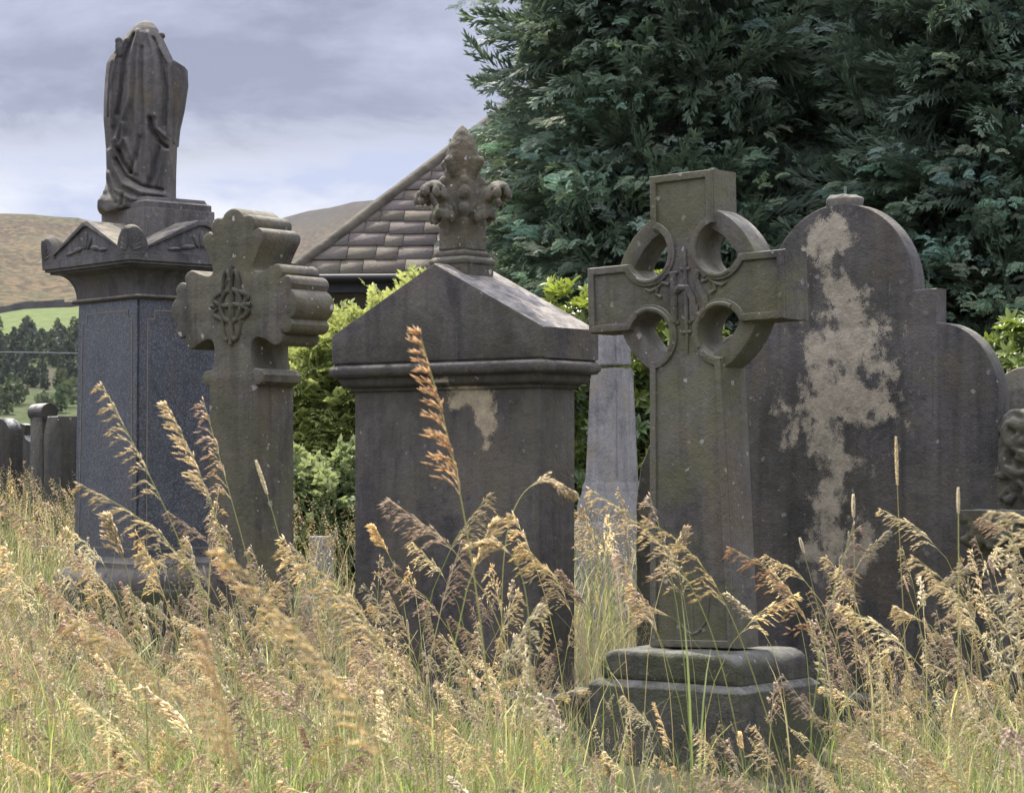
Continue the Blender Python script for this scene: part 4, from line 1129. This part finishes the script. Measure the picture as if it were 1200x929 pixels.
def near_stone(x, y):
    """thin, shorter growth on the dry ground before each stone: height loss 0..1 and density loss 0..1"""
    h = np.zeros(len(x)); q = np.zeros(len(x))
    for (cx, cy, hw, depth, hl, dl) in ((.83, 9.9, .52, 5.0, 1.0, .82), (-.25, 11.9, .62, 4.5, .72, .55), (-1.43, 13.0, .40, 4.5, .55, .5), (-2.16, 14.2, .72, 5.0, .5, .5), (1.75, 11.0, .75, 4.0, .6, .5)):
        m = sstep(hw + .18, hw - .05, np.abs(x - cx * y / cy) * cy / y) * sstep(cy - depth, cy - depth * .55, y) * (y < cy + .6)
        h = np.maximum(h, m * hl); q = np.maximum(q, m * dl)
    return h, q
def plant(S, tpls, n, y0, y1, hscale=(.75, 1.05), bias=.6, tintr=(.75, 1.2), limit=True, pw=1.0, margin=1.25, clump=True, thin=.75):
    x, y = spots_(n, y0, y1, margin, pw)
    if y0 < 12:
        ok = gr.uniform(size=len(x)) > near_stone(x, y)[1] * thin; x, y = x[ok], y[ok]
    m = len(x)
    z = height(x, y); px = x / y * F + CX
    s = gr.uniform(*hscale, m) * (top_limit(px, y) if limit else 1)
    if clump: s *= 1 + .14 * np.sin(x * 3.1 + 1.3 * np.sin(y * 1.7)) * np.cos(y * 2.3)
    a = np.where(gr.uniform(size=m) < bias, gr.normal(0, .75, m), gr.uniform(0, 6.28, m))
    M = rotz_m(a) * s[:, None, None]; P = np.stack([x, y, z - .01], -1)
    patchy = .5 + .5 * np.sin(x * 2.2 + .7) * np.sin(y * 1.1 + x)
    tint = gr.uniform(*tintr, (m, 1)) * np.array([1, 1, 1.0]) * (1 + .12 * (patchy[:, None] - .5) * np.array([1, .5, -.2]))
    wh = gr.integers(0, len(tpls), m)
    for w in range(len(tpls)):
        k = wh == w; S.scatter(tpls[w], M[k], P[k], tint[k])
S = Soup()
plant(S, NEAR, 1350, 4.0, 13.5, (.48, .84))
plant(S, TALL, 300, 4.2, 8.8, (.62, .92), clump=False, thin=.35)
plant(S, TALL, 90, 3.8, 7.5, (.86, 1.05), limit=False, clump=False, thin=.3)
plant(S, SLIM, 260, 4.2, 9.0, (.7, .98), clump=False, thin=.3)
plant(S, ARCH, 420, 3.6, 9.0, (.8, 1.12), bias=.6)
plant(S, GREENS, 17000, 2.9, 9.8, (.5, .95), bias=.35)
plant(S, BLADES, 11000, 4.0, 14, (.45, .9), bias=.35)
plant(S, THATCH, 2200, 3.0, 9, (.5, .95), bias=.2)
plant(S, THATCH, 4500, 9, 16, (.5, .95), bias=.2)
plant(S, FAR, 18000, 13, 42, (.8, 1.12), limit=False, pw=.9, margin=1.55)
plant(S, BLADES, 18000, 13, 34, (.6, 1.05), bias=.35, limit=False, margin=1.55)
plant(S, NEAR, 500, 6, 13.5, (.6, .9), margin=1.9)
tag(S.build('meadow_grass', M_grass), kind='stuff', label='tall dry seeding meadow grass round the graves', cat='grass')

# ---- single stems that stand out against the stones
def hero(label, pts, Y, kind, col, size=1.0, thick=.002, hl=.4, green=.5, Yt=None, detail=1.0):
    r = np.random.default_rng(abs(hash(label)) % 1000 if False else sum(map(ord, label)) % 997)
    Yt = Yt or Y
    W = np.array([at(px, py, Y + (Yt - Y) * i / (len(pts) - 1)) for i, (px, py) in enumerate(pts)])
    b = W[0]; foot = np.array([b[0] + (W[0] - W[1])[0] * .6, Y + .03, gz(b[0], Y) - .02])
    if W[0][2] > foot[2] + .05: W = np.vstack([foot, W])
    d = np.concatenate([[0], np.cumsum(np.linalg.norm(np.diff(W, axis=0), axis=1))])
    # smooth path
    u = np.linspace(0, d[-1], 60); p = np.stack([np.interp(u, d, W[:, k]) for k in range(3)], -1)
    for _ in range(40): p[1:-1] = .25 * p[:-2] + .5 * p[1:-1] + .25 * p[2:]
    org = Vector(p[0]); t = thing('grass_stem', label, 'grass stem', org)
    p = p - np.array(org)
    s = Soup(); s.add(*tube3(p, np.linspace(thick, thick * .4, 60), GREEN * green + STRAW * (1 - green), OLIVE * green + STRAW * (1 - green)))
    for i in (14, 24):
        V, T, C = blade(r, .22, .006, r.uniform(.6, 1.8), GREEN * .8 + STRAW * .2, OLIVE); s.add(V @ rotz_m(np.array(r.uniform(0, 6.28))).T + p[i], T, C)
    s.build('stem', M_grass, t)
    Lp = d[-1]; k0 = int(60 * max(.1, 1 - hl / Lp))
    h = Soup(); head(h, r, p[k0:], kind, col, size, detail); h.build('seed_head', M_grass, t)
hero('tallest bright golden seed head, rising in front of the gabled tombstone', [(585, 929), (562, 700), (545, 600), (530, 520), (508, 430), (491, 388)], 3.6, 'dense', np.array([.74, .54, .33]), 1.15, .0026, .27, .6)
hero('blurred thick golden seed head sloping across the foot of the lobed cross', [(520, 960), (450, 850), (400, 780), (345, 715), (262, 645)], 1.75, 'dense', GOLD * 1.1, .62, .0016, .2, .5)
hero('blurred orange seed head nearest the camera, below the lobed cross', [(310, 1000), (296, 900), (275, 840), (258, 790), (240, 745)], 1.6, 'dense', np.array([.68, .52, .3]), .5, .0013, .12, .5)
hero('long seed head leaning left across the granite pedestal', [(262, 760), (215, 640), (185, 570), (155, 515), (119, 450)], 4.2, 'open', SEED * 1.05, .95, .002, .25, .7)
hero('arching seed head drooping left low across the granite pedestal', [(290, 780), (225, 655), (185, 605), (145, 578), (90, 566)], 4.0, 'open', SEED, 1.0, .002, .24, .7)
hero('seed head rising before the right side of the granite pedestal', [(300, 800), (275, 680), (255, 600), (230, 530), (195, 473)], 4.4, 'dense', SEED * 1.1, 1.0, .002, .2, .7)
hero('seed head crossing in front of the lobed cross shaft', [(330, 800), (300, 690), (278, 610), (262, 550), (238, 468)], 4.6, 'open', PINK * 1.15, .95, .0018, .2, .6)
hero('short seed head leaning left before the lobed cross shaft, near its right edge', [(345, 700), (330, 620), (300, 540)], 4.6, 'spike', PALE, 1.0, .0018, .07, .6)
hero('golden curved seed head drooping over the foot of the granite pedestal', [(300, 960), (265, 850), (225, 790), (175, 765), (88, 728)], 2.7, 'open', GOLD, .9, .002, .2, .4)
hero('arching golden plume at the left foot of the gabled tombstone', [(500, 940), (468, 800), (440, 715), (400, 668), (330, 640)], 3.6, 'open', GOLD, 1.05, .002, .26, .5)
hero('hooked seed head arching right over the face of the gabled tombstone', [(590, 800), (585, 640), (595, 560), (625, 522), (650, 535), (672, 575)], 4.4, 'dense', SEED, .9, .0018, .16, .6)
hero('nodding seed head beside the right edge of the gabled tombstone', [(620, 850), (625, 690), (610, 610), (580, 598), (555, 640)], 4.0, 'dense', SEED * 1.1, .9, .0018, .15, .6)
hero('plume arching left in front of the pale obelisk', [(880, 930), (838, 730), (800, 650), (755, 600), (690, 572)], 4.2, 'open', SEED * 1.05, 1.0, .002, .26, .7)
hero('reddish plume arching before the wheel cross shaft', [(930, 930), (880, 780), (850, 690), (815, 630), (755, 606)], 4.4, 'open', GOLD * .95, 1.0, .002, .26, .6)
hero('reddish plume arching left at the right edge of the wheel cross shaft', [(990, 930), (962, 760), (940, 690), (905, 645), (855, 642)], 4.2, 'open', np.array([.6, .43, .26]), 1.05, .002, .26, .6)
hero('tall thin upright spike against the blackened face of the arched headstone', [(1068, 900), (1058, 700), (1052, 600), (1050, 512)], 4.5, 'spike', SEED, .9, .0016, .1, .4)
hero('straight yellow stalk with a small tip near the carved capital', [(1122, 940), (1123, 800), (1124, 680), (1123, 572)], 4.0, 'spike', PALE, .8, .0024, .05, .5)
hero('thin upright stalk with a short pale tip over the flaked patch', [(1006, 900), (1003, 760), (1001, 650), (1000, 580)], 4.4, 'spike', PALE, .9, .0016, .05, .5)
hero('seed head bowing left before the carved capital', [(1190, 930), (1168, 780), (1140, 700), (1110, 660), (1070, 652)], 4.2, 'open', SEED, .95, .0018, .22, .6)
hero('pale feathery plume bending left at the right edge of the photo', [(1260, 800), (1240, 620), (1222, 566), (1195, 558), (1168, 600)], 3.4, 'open', PALE * .95, 1.0, .002, .2, .4)
hero('bushy pale plume standing at the right edge, below the carved capital', [(1205, 930), (1198, 800), (1192, 700), (1186, 620)], 3.4, 'open', PALE * .9, 1.0, .002, .24, .3)

# ================================================================= GROUND, HILLS, FAR THINGS
def sheet(name, ys, mat):
    us = np.linspace(-1, 1, 161); V = []
    for y in ys:
        x = us * (30 + .75 * max(y, 0)); V.append(np.stack([x, np.full_like(x, y), height(x, np.full_like(x, y))], -1))
    V = np.array(V); n, m = V.shape[:2]; idx = np.arange(n * m).reshape(n, m)
    a, b, c, d = idx[:-1, :-1], idx[:-1, 1:], idx[1:, 1:], idx[1:, :-1]
    T = np.concatenate([np.stack([a, b, c], -1).reshape(-1, 3), np.stack([a, c, d], -1).reshape(-1, 3)])
    return tag(soup(name, V.reshape(-1, 3), T, mat), kind='structure')
k = N('meadow_soil'); tc = k.n('TexCoord').outputs['Object']
c = k.mix(k.ramp(k.noise(tc, 1.2, 8, .7), .35, .65), (.045, .038, .022), (.09, .075, .04)); c = k.mix(k.ramp(k.noise(tc, 14, 5, .7), .4, .7, 0, .6), c, (.035, .05, .016))
p = k.n('BsdfPrincipled', {'Base Color': c, 'Roughness': .95}); k.set(p.inputs['Normal'], k.n('Bump', {'Height': k.noise(tc, 30, 6, .7), 'Strength': 1.0, 'Distance': .05}).outputs[0]); k.t.links.new(p.outputs[0], k.out.inputs[0])
sheet('ground', np.concatenate([np.linspace(-30, 60, 91)]), k.m)
k = N('moorland'); tc = k.n('TexCoord').outputs['Object']; xyz = k.n('SeparateXYZ', {0: tc}); x_, y_, z_ = xyz.outputs
n1 = k.noise(k.scaled(tc, .006, .0025, .006), 1.0, 9, .65); n2 = k.noise(k.scaled(tc, .03, .012, .03), 1.0, 8, .7); n3 = k.noise(k.scaled(tc, .2, .08, .2), 1.0, 6, .7)
moor = k.mix(k.ramp(n1, .38, .62), (.058, .045, .026), (.125, .094, .048)); moor = k.mix(k.ramp(n2, .49, .56, 0, .85), moor, (.075, .078, .034)); moor = k.mix(k.ramp(n3, .5, .6, 0, .8), moor, (.16, .115, .062)); moor = k.mix(k.ramp(n3, .49, .4, 0, .8), moor, (.04, .034, .022))
trk = k.noise(k.scaled(tc, .012, .09, .0), 1.0, 4, .5, .8); moor = k.mix(k.ramp(k.math('ABSOLUTE', k.math('SUBTRACT', trk, .5)), .012, .0, 0, .6), moor, (.055, .048, .03))
heath = k.mix(k.ramp(n2, .35, .65), (.032, .030, .026), (.07, .06, .04))
low = k.mix(k.ramp(n2, .4, .6), (.055, .085, .03), (.12, .12, .05))
yy = k.math('ADD', y_, k.math('MULTIPLY', k.math('SUBTRACT', n2, .5), 260))
c = k.mix(k.ramp(yy, 1960, 2300), moor, low); c = k.mix(k.ramp(yy, 2450, 2750), c, moor); c = k.mix(k.ramp(yy, 2850, 3050), c, heath)
gf = k.mix(k.ramp(n3, .35, .7), (.10, .14, .045), (.155, .18, .065))
field = k.math('MULTIPLY', k.ramp(y_, 935, 950), k.ramp(y_, 1082, 1088, 1, 0)); c = k.mix(field, c, gf)
scrub = k.mix(k.ramp(n3, .4, .6), (.04, .06, .02), (.085, .10, .04)); c = k.mix(k.ramp(y_, 930, 955, 1, 0), c, scrub)
brown = k.math('MULTIPLY', k.ramp(y_, 690, 720), k.ramp(y_, 790, 800, 1, 0)); c = k.mix(brown, c, (.07, .062, .04))
p = k.n('BsdfPrincipled', {'Base Color': c, 'Roughness': 1.0, 'Specular IOR Level': .1}); k.set(p.inputs['Normal'], k.n('Bump', {'Height': n2, 'Strength': .8, 'Distance': 8.0}).outputs[0]); k.t.links.new(p.outputs[0], k.out.inputs[0])
sheet('hills', np.concatenate([np.linspace(60, 700, 65), np.linspace(710, 1300, 70), np.linspace(1315, 3400, 140)]), k.m)

# far wood in the valley, one mass
wr = np.random.default_rng(9); S = Soup()
quad = (np.array([(-.5, 0, -.4), (.5, 0, -.4), (.4, .1, .4), (-.4, .1, .4)]), np.array([(0, 1, 2), (0, 2, 3)]), np.ones((4, 3)))
def wood(n, y0, y1, hlo, hhi, colr, leaf=1.0, m=170, pos=None):
    for i in range(n):
        y = wr.uniform(y0, y1); x = wr.uniform(-.245, -.05) * y; h = wr.uniform(hlo, hhi); w = h * wr.uniform(.3, .42); z = float(height(x, y))
        d = wr.normal(size=(m, 3)); d /= np.linalg.norm(d, axis=1, keepdims=True); rr = wr.uniform(.55, 1.05, m)
        P = d * rr[:, None] * np.array([w, w, h * .5]) + np.array([x, y, z + h * .52])
        P[:, :2] = np.array([x, y]) + (P[:, :2] - np.array([x, y])) * np.clip(1.25 - (P[:, 2:] - z) / h * .75, .2, 1.1)
        M = frame_m(wr.normal(size=(m, 3)), wr.normal(size=(m, 3))) * (wr.uniform(.6, 1.4, m) * leaf * h / 9)[:, None, None]
        c = np.array(colr[wr.integers(len(colr))]) * wr.uniform(.75, 1.25); S.scatter(quad, M, P, np.tile(c, (m, 1)) * wr.uniform(.75, 1.25, (m, 1)))
cols = [(.055, .075, .035), (.075, .095, .045), (.06, .08, .055), (.05, .065, .03)]
wood(260, 800, 925, 6, 10, cols, 1.3)
wood(110, 690, 800, 4, 7, cols, 1.3)
wood(26, 935, 990, 5, 8, [(.09, .12, .04)], 1.3, 110)
wood(90, 560, 690, 4, 7.5, [(.09, .12, .045), (.075, .11, .04), (.12, .14, .06)], 1.4, 120)
tag(S.build('valley_woodland', leafmat('far_leaves', .2, .8)), kind='stuff', label='distant trees filling the valley below the moor', cat='woodland')
# dry stone wall between field and moor
w = MB(); xs = np.linspace(-420, -20, 90)
for i in range(89):
    a, b = xs[i], xs[i + 1]; ya = 1088 + 4 * math.sin(a * .03); yb = 1088 + 4 * math.sin(b * .03); za, zb = gz(a, ya), gz(b, yb); hh = 3.0 + random.uniform(-.6, .7)
    vs = [w.bm.verts.new(q) for q in ((a, ya, za - 1), (b, yb, zb - 1), (b, yb, zb + hh), (a, ya, za + hh), (a, ya + 1.5, za - 1), (b, yb + 1.5, zb - 1), (b, yb + 1.5, zb + hh), (a, ya + 1.5, za + hh))]
    for q in ((0, 1, 2, 3), (5, 4, 7, 6), (3, 2, 6, 7)): w.bm.faces.new([vs[j] for j in q])
tag(w.build('field_wall', plain('dark_field_wall', (.05, .047, .043), .95, 0, .5, .2)), 'dark dry stone wall between the green field and the brown moor', 'wall')
# overhead cable across the valley
cb = MB(); cb.tube([at(-120 + q * 42, 411 + q * .8 - 1.2 * math.sin(q / 10 * math.pi), 240) for q in range(11)], .045, 6)
tag(cb.build('overhead_cable', plain('pale_cable', (.25, .25, .25), .6)), 'thin pale cable strung across the valley in front of the distant trees', 'cable')

# haze
hz = MB(); hz.box(-3200, 3200, -40, 3600, -14, 420); hm = bpy.data.materials.new('valley_haze'); hm.use_nodes = True; nt = hm.node_tree; nt.nodes.clear()
o_ = nt.nodes.new('ShaderNodeOutputMaterial'); v_ = nt.nodes.new('ShaderNodeVolumePrincipled'); v_.inputs['Density'].default_value = .00003; v_.inputs['Color'].default_value = (.82, .86, 1, 1); v_.inputs['Anisotropy'].default_value = .3
nt.links.new(v_.outputs[0], o_.inputs['Volume'])
tag(hz.build('haze', hm), kind='stuff')

# ================================================================= LIGHT, SKY, CAMERA
SUN_EL, SUN_AZ = R(55), R(-30)                 # azimuth from +y (behind the graves), negative = towards the left
sd = Vector((math.sin(SUN_AZ) * math.cos(SUN_EL), math.cos(SUN_AZ) * math.cos(SUN_EL), math.sin(SUN_EL)))
l = bpy.data.lights.new('sun', 'SUN'); l.energy = 5.0; l.angle = R(.6); l.color = (1, .93, .80)
so = bpy.data.objects.new('sun', l); COL.objects.link(so); so.rotation_euler = sd.to_track_quat('Z', 'Y').to_euler()
w = bpy.data.worlds.new('World'); sc.world = w; w.use_nodes = True; nt = w.node_tree; nt.nodes.clear()
class WN(N):
    def __init__(s): s.t = nt
k = WN()
sky = k.n('TexSky', sky_type='NISHITA', sun_disc=False, sun_elevation=SUN_EL, sun_rotation=SUN_AZ, air_density=1.2, dust_density=1.5, altitude=200)
tcw = k.n('TexCoord').outputs['Generated']; xyz = k.n('SeparateXYZ', {0: tcw}); zz = k.math('MAXIMUM', xyz.outputs[2], 0.0)
inv = k.math('DIVIDE', 1.0, k.math('ADD', zz, .10))
pl = k.scaled(tcw, 4.2, 4.2, 11.0, 2.2, 0, .6)
n1 = k.noise(k.scaled(pl, 1, 1, 1, 3.4, 1.5, 0), 1.0, 8, .55, .3); n2 = k.noise(k.scaled(pl, 2.6, 2.6, 2.6, 1.0, 7.0, 0), 1.0, 9, .6, .35)
den = k.math('ADD', k.math('MULTIPLY', n1, .62), k.math('MULTIPLY', n2, .38))
deck = k.ramp(k.math('ADD', zz, k.math('MULTIPLY', k.math('SUBTRACT', den, .5), .16)), .112, .150, 0, 1)       # grey deck with a ragged lower edge
gap = k.mix(k.ramp(den, .44, .54), (3.4, 3.8, 5.2), (5.7, 5.8, 6.3))
grey = k.mix(k.ramp(den, .42, .56), (3.4, 3.6, 4.7), (1.75, 1.9, 2.7))
cl = k.mix(deck, gap, grey)
mixc = k.mix(.08, cl, sky.outputs[0])
mixc = k.mix(1.0, mixc, k.n('CombineXYZ', {i: k.ramp(zz, .2, .6, 1.0, (5.4, 5.1, 4.6)[i]) for i in range(3)}).outputs[0], 'MULTIPLY')  # unseen upper sky brightened and warmed as added fill light
bg = k.n('Background', {'Color': mixc, 'Strength': .1}); wo = nt.nodes.new('ShaderNodeOutputWorld'); nt.links.new(bg.outputs[0], wo.inputs[0])
cam = bpy.data.cameras.new('camera'); co = bpy.data.objects.new('camera', cam); COL.objects.link(co); sc.camera = co
co.location = (0, 0, EYE); co.rotation_euler = (R(90), 0, 0)
cam.sensor_width = 36; cam.lens = 36 * F / 1200; cam.shift_y = (HY - 464.5) / 1200; cam.clip_start = .05; cam.clip_end = 20000
cam.dof.use_dof = True; cam.dof.focus_distance = 10.5; cam.dof.aperture_fstop = 21
sc.view_settings.view_transform = 'Standard'; sc.view_settings.look = 'None'; sc.view_settings.exposure = 0.6; sc.view_settings.gamma = 1
sc.render.film_transparent = False
sc.cycles.use_denoising = True; sc.cycles.max_bounces = 10; sc.cycles.diffuse_bounces = 6; sc.cycles.transparent_max_bounces = 8; sc.cycles.volume_bounces = 0
sc.cycles.sample_clamp_indirect = 6
